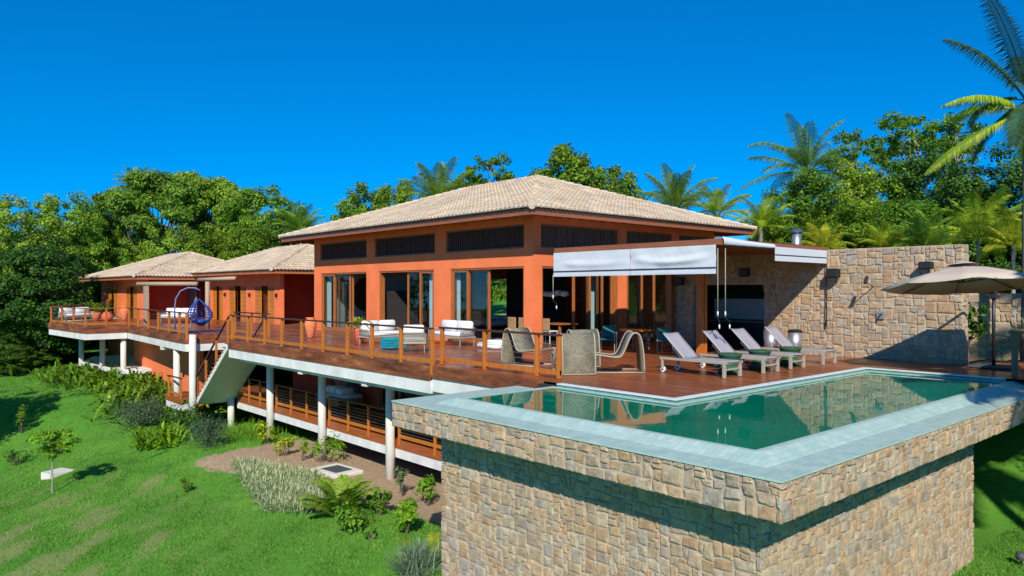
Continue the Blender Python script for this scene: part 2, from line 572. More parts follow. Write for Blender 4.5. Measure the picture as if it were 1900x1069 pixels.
class MB:
    def __init__(s):
        s.v = []
        s.f = []

    def add(s, vs, fs):
        b = len(s.v)
        s.v += [tuple(p) for p in vs]
        s.f += [tuple(b + i for i in f) for f in fs]
        return s

    def box(s, x0, y0, z0, x1, y1, z1):
        if x0 > x1: x0, x1 = x1, x0
        if y0 > y1: y0, y1 = y1, y0
        if z0 > z1: z0, z1 = z1, z0
        return s.add([(x0, y0, z0), (x1, y0, z0), (x1, y1, z0), (x0, y1, z0), (x0, y0, z1), (x1, y0, z1), (x1, y1, z1), (x0, y1, z1)],
                     [(0, 3, 2, 1), (4, 5, 6, 7), (0, 1, 5, 4), (1, 2, 6, 5), (2, 3, 7, 6), (3, 0, 4, 7)])

    def bev(s, x0, y0, z0, x1, y1, z1, b=0.02):
        """box with chamfered vertical and top edges"""
        if x0 > x1: x0, x1 = x1, x0
        if y0 > y1: y0, y1 = y1, y0
        def ring(x0, y0, x1, y1, c, z):
            return [(x0 + c, y0, z), (x1 - c, y0, z), (x1, y0 + c, z), (x1, y1 - c, z), (x1 - c, y1, z), (x0 + c, y1, z), (x0, y1 - c, z), (x0, y0 + c, z)]
        R = [ring(x0 + b, y0 + b, x1 - b, y1 - b, b, z0), ring(x0, y0, x1, y1, b, z0 + b), ring(x0, y0, x1, y1, b, z1 - b), ring(x0 + b, y0 + b, x1 - b, y1 - b, b, z1)]
        vs = [p for r in R for p in r]
        fs = []
        for k in range(3):
            for i in range(8):
                j = (i + 1) % 8
                fs.append((k * 8 + i, k * 8 + j, k * 8 + 8 + j, k * 8 + 8 + i))
        fs.append(tuple(range(7, -1, -1)))
        fs.append(tuple(range(24, 32)))
        return s.add(vs, fs)

    def bar(s, p0, p1, w, h, up=(0, 0, 1)):
        p0, p1, up = Vector(p0), Vector(p1), Vector(up)
        d = (p1 - p0).normalized()
        a = d.cross(up)
        if a.length < 1e-4:
            a = d.cross(Vector((1, 0, 0)))
        a.normalize()
        b = a.cross(d)
        a *= w / 2
        b *= h / 2
        vs = [p + q for p in (p0, p1) for q in (-a - b, a - b, a + b, -a + b)]
        return s.add(vs, [(3, 2, 1, 0), (4, 5, 6, 7), (0, 1, 5, 4), (1, 2, 6, 5), (2, 3, 7, 6), (3, 0, 4, 7)])

    def tube(s, pts, r, n=8, cap=True):
        pts = [Vector(p) for p in pts]
        m = len(pts)
        rr = r if isinstance(r, (list, tuple)) else [r] * m
        vs = []
        prev = None
        for i, p in enumerate(pts):
            d = (pts[min(i + 1, m - 1)] - pts[max(i - 1, 0)])
            if d.length < 1e-6:
                d = Vector((0, 0, 1))
            d.normalize()
            if prev is None:
                a = d.cross(Vector((0, 0, 1)))
                if a.length < 1e-3:
                    a = d.cross(Vector((1, 0, 0)))
            else:
                a = prev - d * prev.dot(d)
                if a.length < 1e-4:
                    a = d.cross(Vector((1, 0, 0)))
            a.normalize()
            prev = a
            b = d.cross(a)
            for k in range(n):
                t = 2 * PI * k / n
                vs.append(p + (a * math.cos(t) + b * math.sin(t)) * rr[i])
        fs = []
        for i in range(m - 1):
            for k in range(n):
                k2 = (k + 1) % n
                fs.append((i * n + k, i * n + k2, (i + 1) * n + k2, (i + 1) * n + k))
        if cap:
            fs.append(tuple(range(n - 1, -1, -1)))
            fs.append(tuple(range((m - 1) * n, m * n)))
        return s.add(vs, fs)

    def lathe(s, prof, c=(0, 0, 0), n=20):
        vs = []
        for r, z in prof:
            for k in range(n):
                t = 2 * PI * k / n
                vs.append((c[0] + r * math.cos(t), c[1] + r * math.sin(t), c[2] + z))
        fs = []
        for i in range(len(prof) - 1):
            for k in range(n):
                k2 = (k + 1) % n
                fs.append((i * n + k, i * n + k2, (i + 1) * n + k2, (i + 1) * n + k))
        fs.append(tuple(range(n - 1, -1, -1)))
        fs.append(tuple(range((len(prof) - 1) * n, len(prof) * n)))
        return s.add(vs, fs)

    def quad(s, a, b, c, d):
        return s.add([a, b, c, d], [(0, 1, 2, 3)])

    def build(s, name, mat, parent=None, smooth=False, bevel=0.0, subsurf=0, world=True, kind=None):
        vs = s.v
        if parent is not None and world:
            p = parent
            ox, oy, oz = 0, 0, 0
            while p is not None:
                ox += p.location[0]; oy += p.location[1]; oz += p.location[2]
                p = p.parent
            vs = [(x - ox, y - oy, z - oz) for x, y, z in vs]
        me = bpy.data.meshes.new(name)
        me.from_pydata(vs, [], s.f)
        me.update()
        o = obj(name, me, mat, parent, kind)
        if smooth:
            me.polygons.foreach_set('use_smooth', [True] * len(me.polygons))
        if bevel:
            m = o.modifiers.new('bevel', 'BEVEL')
            m.width = bevel
            m.segments = 2
            m.limit_method = 'ANGLE'
        if subsurf:
            m = o.modifiers.new('sub', 'SUBSURF')
            m.levels = m.render_levels = subsurf
        return o


def lit_smooth(o, ang=40):
    me = o.data
    me.polygons.foreach_set('use_smooth', [True] * len(me.polygons))
    return o


# ------------------------------------------------------------ stone facing
def stone_panel(mb, org, u, nrm, W, H, holes=(), cell=0.12, seed=1, relief=0.035):
    """random squared rubble: stones of several sizes packed without long joints"""
    rng = random.Random(seed)
    u = Vector(u); nrm = Vector(nrm); up = Vector((0, 0, 1)); org = Vector(org)
    nu = max(2, int(round(W / cell))); nv = max(2, int(round(H / cell)))
    cu = W / nu; cv = H / nv
    occ = [[False] * nv for _ in range(nu)]
    for (a, b, c, d) in holes:
        for i in range(nu):
            for j in range(nv):
                if a < (i + .5) * cu < c and b < (j + .5) * cv < d:
                    occ[i][j] = True
    jit = {}

    def vert(i, j):
        if (i, j) not in jit:
            ex = 0 if i in (0, nu) else 1
            ey = 0 if j in (0, nv) else 1
            jit[(i, j)] = (i * cu + ex * rng.uniform(-.36, .36) * cu, j * cv + ey * rng.uniform(-.30, .30) * cv)
        return jit[(i, j)]

    def P(uu, vv, h):
        return org + u * uu + up * vv + nrm * h
    sizes = [(3, 2), (2, 2), (3, 3), (2, 3), (4, 2), (2, 1), (3, 2), (4, 3), (2, 2), (1, 2), (3, 2)]
    for j in range(nv):
        for i in range(nu):
            if occ[i][j]:
                continue
            opts = sizes[:]
            rng.shuffle(opts)
            for (a, b) in opts + [(2, 1), (1, 2), (1, 1)]:
                if i + a <= nu and j + b <= nv and not any(occ[i + p][j + q] for p in range(a) for q in range(b)):
                    break
            for p in range(a):
                for q in range(b):
                    occ[i + p][j + q] = True
            c00, c10, c11, c01 = vert(i, j), vert(i + a, j), vert(i + a, j + b), vert(i, j + b)
            g = 0.010
            h0 = rng.uniform(0.3, 1.0) * relief
            wds = [0.0, 0.05, 0.16, 0.5, 0.84, 0.95, 1.0]
            hh = [-0.02, 0.62, 0.95, 1.0, 0.95, 0.62, -0.02]
            tilt = (rng.uniform(-.3, .3), rng.uniform(-.3, .3))
            sc_u = g / (a * cu); sc_v = g / (b * cv)
            vs = []
            n = len(wds)
            for q in range(n):
                for p in range(n):
                    s_ = sc_u + wds[p] * (1 - 2 * sc_u)
                    t_ = sc_v + wds[q] * (1 - 2 * sc_v)
                    uu = (1 - s_) * (1 - t_) * c00[0] + s_ * (1 - t_) * c10[0] + s_ * t_ * c11[0] + (1 - s_) * t_ * c01[0]
                    vv = (1 - s_) * (1 - t_) * c00[1] + s_ * (1 - t_) * c10[1] + s_ * t_ * c11[1] + (1 - s_) * t_ * c01[1]
                    k = min(hh[p], hh[q])
                    h = h0 * k * (1 + tilt[0] * (s_ - .5) * 2 + tilt[1] * (t_ - .5) * 2)
                    if 0 < p < n - 1 and 0 < q < n - 1:
                        h += rng.uniform(-1, 1) * 0.16 * relief
                        uu += rng.uniform(-.10, .10) * cu * 0.4
                        vv += rng.uniform(-.10, .10) * cv * 0.4
                    elif k < 0:
                        h = -0.012
                    vs.append(P(uu, vv, h))
            fs = [(q * n + p, q * n + p + 1, (q + 1) * n + p + 1, (q + 1) * n + p) for q in range(n - 1) for p in range(n - 1)]
            mb.add(vs, fs)
    return mb


# ------------------------------------------------------------ leaves, crowns, trunks
def leaf_quads(C, N, Ls, Ws, rng, fold=0.0):
    n = len(C)
    N = N / (np.linalg.norm(N, axis=1, keepdims=True) + 1e-9)
    R = rng.normal(size=(n, 3))
    T = R - N * np.sum(R * N, axis=1, keepdims=True)
    T /= (np.linalg.norm(T, axis=1, keepdims=True) + 1e-9)
    B = np.cross(N, T)
    Ls = Ls[:, None]; Ws = Ws[:, None]
    V = np.empty((n, 4, 3))
    V[:, 0] = C - T * Ls * .5
    V[:, 1] = C + B * Ws * .5 - T * Ls * .05 + N * Ws * fold
    V[:, 2] = C + T * Ls * .5 - N * Ls * .12
    V[:, 3] = C - B * Ws * .5 - T * Ls * .05 + N * Ws * fold
    return V.reshape(-1, 3), np.arange(n * 4, dtype=np.int32).reshape(-1, 4)


def crown(name, lobes, nclump, per, leaf, seed, clump_r=0.6, flat=0.6, inner=0.55):
    """leaf sprays in clumps spread over the volume of several lobes"""
    rng = np.random.default_rng(seed)
    lob = np.array(lobes, float)
    wgt = (lob[:, 3] * lob[:, 4] * lob[:, 5]) ** (2 / 3)
    wgt /= wgt.sum()
    idx = rng.choice(len(lob), nclump, p=wgt)
    d = rng.normal(size=(nclump, 3))
    d[:, 2] = d[:, 2] * 0.9 + 0.25
    d /= np.linalg.norm(d, axis=1, keepdims=True)
    r = inner + (1.05 - inner) * rng.random(nclump) ** 0.7
    cc = lob[idx, :3] + d * lob[idx, 3:6] * r[:, None]
    cr = clump_r * rng.uniform(0.6, 1.35, nclump)
    Cs, Ns, Ls = [], [], []
    for k in range(nclump):
        m = int(per * rng.uniform(0.6, 1.3) * (cr[k] / clump_r) ** 1.5)
        q = rng.normal(size=(m, 3))
        q /= np.linalg.norm(q, axis=1, keepdims=True)
        rad = rng.random(m) ** 0.45
        off = q * rad[:, None] * cr[k]
        off[:, 2] *= flat
        Cs.append(cc[k] + off)
        nn = q * 0.5 + d[k] * 0.45 + np.array([0, 0, 0.55]) + rng.normal(size=(m, 3)) * 0.45
        Ns.append(nn)
        Ls.append(leaf * rng.uniform(0.65, 1.35, m))
    Cs = np.concatenate(Cs); Ns = np.concatenate(Ns); Ls = np.concatenate(Ls)
    V, Fq = leaf_quads(Cs, Ns, Ls, Ls * 0.55, rng)
    return mesh_np(name, V, Fq), cc


def branches(mb, base, fork, targets, r0, rng, n=7):
    """trunk from base to fork, limbs from fork to targets"""
    base = Vector(base); fork = Vector(fork)
    pts = []
    rad = []
    for i in range(6):
        t = i / 5
        p = base.lerp(fork, t) + Vector((rng.uniform(-1, 1), rng.uniform(-1, 1), 0)) * r0 * 0.7 * (1 if 0 < i < 5 else 0)
        pts.append(p)
        rad.append(r0 * (1.25 - 0.45 * t) if i else r0 * 1.6)
    mb.tube(pts, rad, 8)
    for tg in targets:
        tg = Vector(tg)
        mid = fork.lerp(tg, 0.5) + Vector((rng.uniform(-1, 1), rng.uniform(-1, 1), rng.uniform(0, 1))) * (tg - fork).length * 0.12
        mb.tube([fork - Vector((0, 0, r0 * .3)), fork.lerp(mid, 0.5) + Vector((0, 0, .1)), mid, tg], [r0 * .62, r0 * .5, r0 * .34, r0 * .10], n)


TREES = {}


def tree_proto(key, lobes, nclump, per, leaf, seed, mat, trunk_r, fork_z, clump_r=0.6, flat=0.6, inner=0.55, bark='bark', limbs=14):
    """canonical tree 10 m tall standing at the origin"""
    me, cc = crown('crown', lobes, nclump, per, leaf, seed, clump_r, flat, inner)
    me.materials.append(MATS[mat])
    rng = random.Random(seed)
    mb = MB()
    sel = sorted(range(len(cc)), key=lambda i: rng.random())[:limbs]
    branches(mb, (0, 0, -0.6), (0.15, 0.1, fork_z), [cc[i] for i in sel], trunk_r, rng)
    tm = bpy.data.meshes.new('trunk')
    tm.from_pydata([tuple(p) for p in mb.v], [], mb.f)
    tm.materials.append(MATS[bark])
    tm.polygons.foreach_set('use_smooth', [True] * len(tm.polygons))
    top = float(np.percentile(cc[:, 2], 98)) + clump_r * flat
    TREES[key] = (me, tm, top)


def put_tree(key, name, px, top_py, d, width, label, cat='tree', group=None, rz=None, base=None, xy=None, height=None):
    me, tm, top = TREES[key]
    x, y = xy if xy else at(px, d)
    zb = tz(x, y) if base is None else base
    H = height or (zat(top_py, d) - zb)
    t = thing(name, label, cat, (x, y, zb), rz if rz is not None else (px * 0.37) % 6.28, group)
    t.scale = (width, width, H / top)
    for nm, m in (('crown', me), ('trunk', tm)):
        link(bpy.data.objects.new(nm, m), t)
    return t


def frond_np(rng, L, droop, az, elev, leaflets=46, wid=0.05, ll=0.6, hang=0.55, r0=0.12):
    """one pinnate palm frond: rachis points and leaflet quads"""
    n = 14
    pts = []
    p = np.array([math.cos(az) * r0, math.sin(az) * r0, 0.0])
    e = elev
    for i in range(n):
        pts.append(p.copy())
        s = L / (n - 1)
        p = p + s * np.array([math.cos(az) * math.cos(e), math.sin(az) * math.cos(e), math.sin(e)])
        e -= droop / (n - 1) * (0.5 + 1.0 * i / n)
    pts = np.array(pts)
    V = []
    side = np.array([-math.sin(az), math.cos(az), 0])
    for k in range(leaflets):
        t = 0.14 + 0.86 * k / (leaflets - 1)
        f = t * (n - 1)
        i = min(int(f), n - 2)
        q = pts[i] + (pts[i + 1] - pts[i]) * (f - i)
        dr = pts[i + 1] - pts[i]
        dr = dr / np.linalg.norm(dr)
        ln = ll * math.sin(PI * min(1, 0.12 + t * 0.84)) ** 0.6 * rng.uniform(.85, 1.1)
        for sd in (-1, 1):
            dv = side * sd * 0.75 + dr * (0.45 + 0.3 * t) + np.array([0, 0, 0.10])
            dv /= np.linalg.norm(dv)
            dv2 = dv + np.array([0, 0, -hang * rng.uniform(.6, 1.3)])
            dv2 /= np.linalg.norm(dv2)
            m = q + dv * ln * 0.5
            e2 = m + dv2 * ln * 0.55
            wv = dr * wid * 0.5
            V += [q - wv * .6, q + wv * .6, m + wv, m - wv]
            V += [m - wv, m + wv, e2 + wv * .15, e2 - wv * .15]
    return pts, np.array(V)


def palm_parts(seed, nf, L, droop=(1.0, 1.7), elev=(-0.2, 1.35), leaflets=44, wid=0.055, ll=0.62, hang=0.6, az0=0.0, fronds=None):
    rng = np.random.default_rng(seed)
    Vs = []
    mb = MB()
    lst = fronds
    if lst is None:
        lst = []
        for i in range(nf):
            az = az0 + i * 2.39996 + rng.uniform(-.2, .2)
            t = i / max(1, nf - 1)
            e = elev[1] + (elev[0] - elev[1]) * t + rng.uniform(-.12, .12)
            dr = droop[0] + (droop[1] - droop[0]) * rng.random()
            lst.append((az, e, dr, L * rng.uniform(.85, 1.08)))
    for (az, e, dr, Lf) in lst:
        pts, V = frond_np(rng, Lf, dr, az, e, leaflets, wid, ll, hang)
        Vs.append(V)
        mb.tube([tuple(p) for p in pts[::2]] + [tuple(pts[-1])], [0.035 * (1 - .8 * k / 7) * Lf / 3 for k in range(8)], 5, cap=False)
    V = np.concatenate(Vs)
    Fq = np.arange(len(V), dtype=np.int32).reshape(-1, 4)
    b = len(V)
    V2 = np.concatenate([V, np.array([tuple(p) for p in mb.v])])
    F2 = np.concatenate([Fq, np.array([f for f in mb.f if len(f) == 4], np.int32) + b])
    return mesh_np('fronds', V2, F2)


def put_palm(name, label, xy, zc, mesh, lean=(0, 0), scale=1.0, rz=0.0, trunk_r=0.13, group=None, trunk=True, cat='palm'):
    zb = tz(*xy)
    t = thing(name, label, cat, (xy[0], xy[1], zb), 0, group)
    c = bpy.data.objects.new('fronds', mesh)
    c.location = (lean[0], lean[1], zc - zb)
    c.rotation_euler = (0, 0, rz)
    c.scale = (scale,) * 3
    link(c, t)
    if trunk:
        mb = MB()
        H = zc - zb
        pts = []
        for i in range(13):
            k = i / 12
            pts.append((lean[0] * k ** 1.6, lean[1] * k ** 1.6, -0.4 + (H + 0.4) * k))
        rad = [trunk_r * (1.5 - 0.8 * (i / 12) ** 0.4) * (1.06 if i % 2 else 0.96) for i in range(13)]
        mb.tube(pts, rad, 10)
        mb.build('trunk', 'pale_bark', t, True, world=False)
    return t


# ============================================================ SETTING
xs = np.concatenate([np.arange(-400, -60, 20), np.arange(-60, -24, 2.0), np.arange(-24, 10, 0.4), np.arange(10, 40, 1.5), np.arange(40, 120, 5), np.arange(120, 700, 30)])
ys = np.concatenate([np.arange(-300, -40, 20), np.arange(-40, -20, 2.0), np.arange(-20, 45, 0.5), np.arange(45, 100, 2), np.arange(100, 200, 5), np.arange(200, 900, 30)])
X, Y = np.meshgrid(xs, ys, indexing='ij')
rngN = np.random.default_rng(5)
Z = terrain(X, Y) + rngN.normal(size=X.shape) * 0.012


def soil_mask(x, y):
    xb = -6.75 - 0.18 * (y + 1.3)
    a = sstep(-.6, .6, x - xb) * sstep(10.8, 9.0, y) * sstep(-8.6, -7.6, y + 0 * x)
    b = sstep(-0.6, 1.0, x) * sstep(24, 20, y) * sstep(-11.5, -10.5, y)
    fe = sstep(55, 75, y)
    return np.maximum(a, np.maximum(b, fe * 0.6))


def dry_field(x, y):
    u = x * 0.80 + y * 0.60; v_ = -x * 0.60 + y * 0.80
    w1 = np.sin(v_ * 2.6 + 2.2 * np.sin(u * .55) + 1.2 * np.sin(u * 1.3)) * .4 + np.sin(v_ * 6.1 + 1.9 * np.sin(u * 1.1) + 2) * .35 + np.sin(u * 1.7 + v_ * 1.1 + 1) * np.sin(u * .6 - v_ * 2.3) * .6
    zone = np.exp(-(((x + 14) / 3.0) ** 2 + ((y - 6.5) / 6.5) ** 2)) * 1.25 + np.exp(-(((x + 15) / 2.2) ** 2 + ((y - 1.5) / 3.0) ** 2)) * .9 + .12
    zone += np.exp(-(((x + 10.5) / 1.5) ** 2 + ((y - 8.5) / 3.5) ** 2)) * .5
    return np.clip((w1 * .8 + .30) * zone * .8, 0, 1)


nx, ny = X.shape
idx = np.arange(nx * ny).reshape(nx, ny)
Fq = np.stack([idx[:-1, :-1].ravel(), idx[1:, :-1].ravel(), idx[1:, 1:].ravel(), idx[:-1, 1:].ravel()], 1)
gm = mesh_np('ground', np.stack([X.ravel(), Y.ravel(), Z.ravel()], 1), Fq)
ga = gm.attributes.new('soil', 'FLOAT', 'POINT')
ga.data.foreach_set('value', soil_mask(X, Y).ravel().astype(np.float32))
gd = gm.attributes.new('dry', 'FLOAT', 'POINT')
gd.data.foreach_set('value', dry_field(X, Y).ravel().astype(np.float32))
gm.polygons.foreach_set('use_smooth', [True] * len(gm.polygons))
obj('ground', gm, 'lawn_ground', kind='structure')

# short grass: one mass of blades
rng = np.random.default_rng(11)
n = 430000
d_ = 9 + 46 * rng.random(n) ** 1.25
px_ = rng.uniform(-60, 1000, n)
l_ = (px_ - CX) / F_PX * d_
gx = CAM[0] + d_ * FW[0] + l_ * RT[0]
gy = CAM[1] + d_ * FW[1] + l_ * RT[1]
gx2 = rng.uniform(-4, 9, 60000); gy2 = rng.uniform(-18, -12.0, 60000)
gx = np.concatenate([gx, gx2]); gy = np.concatenate([gy, gy2])
dryn = dry_field(gx, gy)
keep = (soil_mask(gx, gy) + rng.normal(size=len(gx)) * .22 < 0.5) & (gx < 9) & (dryn * .8 + rng.random(len(gx)) * .9 < 0.98)
keep &= ~((gx > -9.2) & (gx < 5) & (gy > -14.1) & (gy < -7.2)) & ~((gx > -4.9) & (gy > -8))
gx = gx[keep]; gy = gy[keep]
n = len(gx)
gz = terrain(gx, gy) - 0.01
h_ = rng.uniform(0.035, 0.085, n)
a_ = rng.uniform(0, 2 * PI, n)
lean = rng.normal(size=(n, 2)) * 0.03
wv = np.stack([np.cos(a_), np.sin(a_)], 1) * rng.uniform(0.008, 0.018, n)[:, None]
V = np.empty((n, 3, 3))
V[:, 0] = np.stack([gx - wv[:, 0], gy - wv[:, 1], gz], 1)
V[:, 1] = np.stack([gx + wv[:, 0], gy + wv[:, 1], gz], 1)
V[:, 2] = np.stack([gx + lean[:, 0], gy + lean[:, 1], gz + h_], 1)
gme = mesh_np('grass', V.reshape(-1, 3), np.arange(n * 3, dtype=np.int32).reshape(-1, 3))
tag(obj('grass', gme, 'grass_blade'), 'short bright green lawn grass covering the slope', 'grass', kind='stuff')

exec_parts = []
# ============================================================ POOL
WL = -0.07
PF, PR, PL = -9.92, -14.82, -6.28        # outer faces of the stone band: front, right, left end
pool = thing('swimming_pool', 'infinity pool on a rubble stone base with aqua tile rim beside the deck', 'pool', (-6, -11, -0.2))
mb = MB()
# weir top, sloped outer face and gutter ledge along front, right and left end
zl, zt = -0.165, -0.055
xi, xc, xo = -9.06, -9.45, PF
yi, yc, yo = -13.98, -14.37, PR
li, lc, lo = -7.59, -7.2, PL
XE = 5.2
rim_i = [(-6.45, li), (xi, li), (xi, yi), (XE, yi)]
rim_t = [(-6.45, li + .1), (xi - .1, li + .1), (xi - .1, yi - .1), (XE, yi - .1)]
rim_c = [(-6.45, lc), (xc, lc), (xc, yc), (XE, yc)]
rim_o = [(-6.45, lo), (xo, lo), (xo, yo), (XE, yo)]
for A, B, za, zb in ((rim_i, rim_t, zt, zt), (rim_t, rim_c, zt, zl)):
    for k in range(3):
        mb.quad((*A[k], za), (*A[k + 1], za), (*B[k + 1], zb), (*B[k], zb))
for k in range(3):
    mb.quad((*rim_i[k], -.66), (*rim_i[k + 1], -.66), (*rim_i[k + 1], zt), (*rim_i[k], zt))
mb.build('weir', 'aqua_tile', pool)
mb = MB()
for k in range(3):
    mb.quad((*rim_c[k], zl), (*rim_c[k + 1], zl), (*rim_o[k + 1], zl), (*rim_o[k], zl))
    mb.quad((*rim_o[k], zl), (*rim_o[k + 1], zl), (*rim_o[k + 1], zl - .03), (*rim_o[k], zl - .03))
mb.build('gutter_ledge', 'aqua_tile', pool)
# stone band
mb = MB()
bz0, bz1 = -0.70, zl - 0.03
stone_panel(mb, (xo + .03, PL, bz0), (0, -1, 0), (-1, 0, 0), PL - PR, bz1 - bz0, cell=0.088, seed=3, relief=0.036)
stone_panel(mb, (xo, PR + .03, bz0), (1, 0, 0), (0, -1, 0), XE - xo, bz1 - bz0, cell=0.088, seed=4, relief=0.036)
stone_panel(mb, (-6.5, PL - .03, bz0), (-1, 0, 0), (0, 1, 0), 3.4, bz1 - bz0, cell=0.12, seed=5, relief=0.05)
mb.build('stone_band', 'stone', pool)
mb = MB()
mb.box(xo + .035, PR + .035, bz0 + .01, xc, PL - .035, bz1)
mb.box(xc, PR + .035, bz0 + .01, XE, yc, bz1)
mb.box(xc, lc, bz0 + .01, -6.5, PL - .035, bz1)
mb.build('rim_slab', 'mortar', pool)
# stone base
BF, BR, BL, BE = -9.25, -14.18, -7.09, -0.92
mb = MB()
stone_panel(mb, (BF, BL, -5.6), (0, -1, 0), (-1, 0, 0), BL - BR, 4.91, cell=0.082, seed=6, relief=0.026)
stone_panel(mb, (BF, BR, -5.6), (1, 0, 0), (0, -1, 0), BE - BF, 4.91, cell=0.082, seed=7, relief=0.026)
stone_panel(mb, (BE, BR, -5.6), (0, 1, 0), (1, 0, 0), 1.6, 4.91, cell=0.13, seed=8, relief=0.04)
stone_panel(mb, (BE, BR + 1.6, -5.6), (1, 0, 0), (0, -1, 0), 5.5, 4.91, cell=0.14, seed=9, relief=0.04)
stone_panel(mb, (-6.0, BL, -5.6), (-1, 0, 0), (0, 1, 0), 3.2, 4.91, cell=0.13, seed=10, relief=0.04)
mb.build('stone_base', 'stone', pool)
mb = MB()
mb.box(BF + .012, BR + .012, -6, BE - .012, -12.6, -.69)
mb.box(BF + .012, -12.6, -6, -6.0, BL - .012, -.69)
mb.box(-6.0, -12.57, -6, 4.6, -11, -.69)
mb.build('base_core', 'mortar', pool)
# basin edge along the deck: coping, tile drop, submerged step
DE_X, DE_Y, DE_R = -6.45, -10.8, 2.08
cop = [(DE_X, li), (DE_X, DE_Y), (DE_R, DE_Y), (DE_R, yi)]
def offs(d):
    return [(DE_X + d, li), (DE_X + d, DE_Y + d), (DE_R + d, DE_Y + d), (DE_R + d, yi)]
mb = MB()
A, B = offs(0.0), offs(0.16)
for k in range(3):
    mb.quad((*B[k], .012), (*B[k + 1], .012), (*A[k + 1], .012), (*A[k], .012))
    mb.quad((*A[k], .012), (*A[k + 1], .012), (*A[k + 1], -.012), (*A[k], -.012))
mb.build('coping', 'pale_stone', pool)
mb = MB()
A, B = offs(0.02), offs(0.02)
for k in range(3):
    mb.quad((*A[k], -.012), (*A[k + 1], -.012), (*A[k + 1], -.66), (*A[k], -.66))
mb.build('basin_wall', 'green_tile', pool)
mb = MB()
A, B = offs(-0.13), offs(0.02)
for k in range(3):
    mb.quad((*B[k], -.058), (*B[k + 1], -.058), (*A[k + 1], -.058), (*A[k], -.058))
    mb.quad((*A[k], -.058), (*A[k + 1], -.058), (*A[k + 1], -.4), (*A[k], -.4))
mb.build('basin_step', 'aqua_tile', pool)
mb = MB()
mb.quad((xi, yi, WL), (DE_X, yi, WL), (DE_X, li, WL), (xi, li, WL))
mb.quad((DE_X, yi, WL), (DE_R, yi, WL), (DE_R, DE_Y, WL), (DE_X, DE_Y, WL))
mb.build('pool_water', 'water', kind='structure')

# ============================================================ TERRACE
EX = -6.3
ter = thing('timber_terrace', 'raised hardwood deck on white beams and round columns around the houses', 'deck', (-3, 5, 0))
mb = MB()
def rect(x0, y0, x1, y1, z=0.0):
    mb.quad((x0, y0, z), (x1, y0, z), (x1, y1, z), (x0, y1, z))
rect(-6.29, -7.2, 5.0, -2.5)
rect(-6.29, -10.64, 5.0, -7.2)
rect(2.24, -15.2, 5.0, -10.64)
rect(5.0, -15.2, 8.0, -12.6)
rect(EX, -2.5, 12.0, 12.2)
rect(-4.5, 12.2, 12.0, 16.3)
rect(-6.75, 16.3, 12.0, 17.2)
mb.quad((-6.75, 17.2, 0), (12, 17.2, 0), (12, 28.3, 0), (-6.2, 28.3, 0))
mb.quad((-8.4, 28.3, 0), (9, 28.3, 0), (9, 52, 0), (-8.9, 36, 0))
mb.build('deck_boards', 'deck_wood', ter)


def run_box(pts, z0, z1, th, mat, name, par=None, inset=0.0):
    m = MB()
    for a, b in zip(pts[:-1], pts[1:]):
        d = Vector((b[0] - a[0], b[1] - a[1], 0)).normalized()
        nn = Vector((d.y, -d.x, 0)) * th
        i = Vector((d.y, -d.x, 0)) * inset
        a3 = Vector((a[0], a[1], 0)) + i; b3 = Vector((b[0], b[1], 0)) + i
        q = [a3, b3, b3 + nn, a3 + nn]
        vs = [(p.x, p.y, z0) for p in q] + [(p.x, p.y, z1) for p in q]
        m.add(vs, [(3, 2, 1, 0), (4, 5, 6, 7), (0, 1, 5, 4), (1, 2, 6, 5), (2, 3, 7, 6), (3, 0, 4, 7)])
    return m.build(name, mat, par or ter)


E1 = [(-6.33, -2.55), (-6.33, 12.2)]
E0 = [(-6.05, -6.9), (-6.05, -2.55)]
E2 = [(-4.53, 12.2), (-4.53, 16.3)]
E3 = [(-6.78, 16.3), (-6.78, 17.2), (-6.22, 28.3)]
E4 = [(-8.42, 28.3), (-8.92, 36.0)]
E5 = [(-6.22, 28.28), (-8.42, 28.28)]
for e in (E1, E2, E3, E4):
    run_box(e, -0.40, 0.008, 0.045, 'fascia_wood', 'fascia_board')
    run_box(e, -0.76, -0.404, 0.3, 'white_concrete', 'edge_beam', inset=0.03)
run_box([(-6.3, -7.0), (-6.3, -2.55)], -0.32, 0.008, 0.045, 'fascia_wood', 'fascia_board')
run_box([(-6.3, -6.3), (-6.3, -2.55)], -0.70, -0.324, 0.3, 'white_concrete', 'edge_beam', inset=0.05)
run_box([(-6.78, 16.28), (-4.53, 16.28)], -0.40, 0.008, -0.045, 'fascia_wood', 'fascia_board')
run_box([(-6.74, 16.32), (-4.53, 16.32)], -0.76, -0.404, -0.3, 'white_concrete', 'edge_beam')
run_box(E5, -0.40, 0.008, 0.045, 'fascia_wood', 'fascia_board', inset=0)
run_box(E5, -0.76, -0.404, 0.3, 'white_concrete', 'edge_beam', inset=0.03)
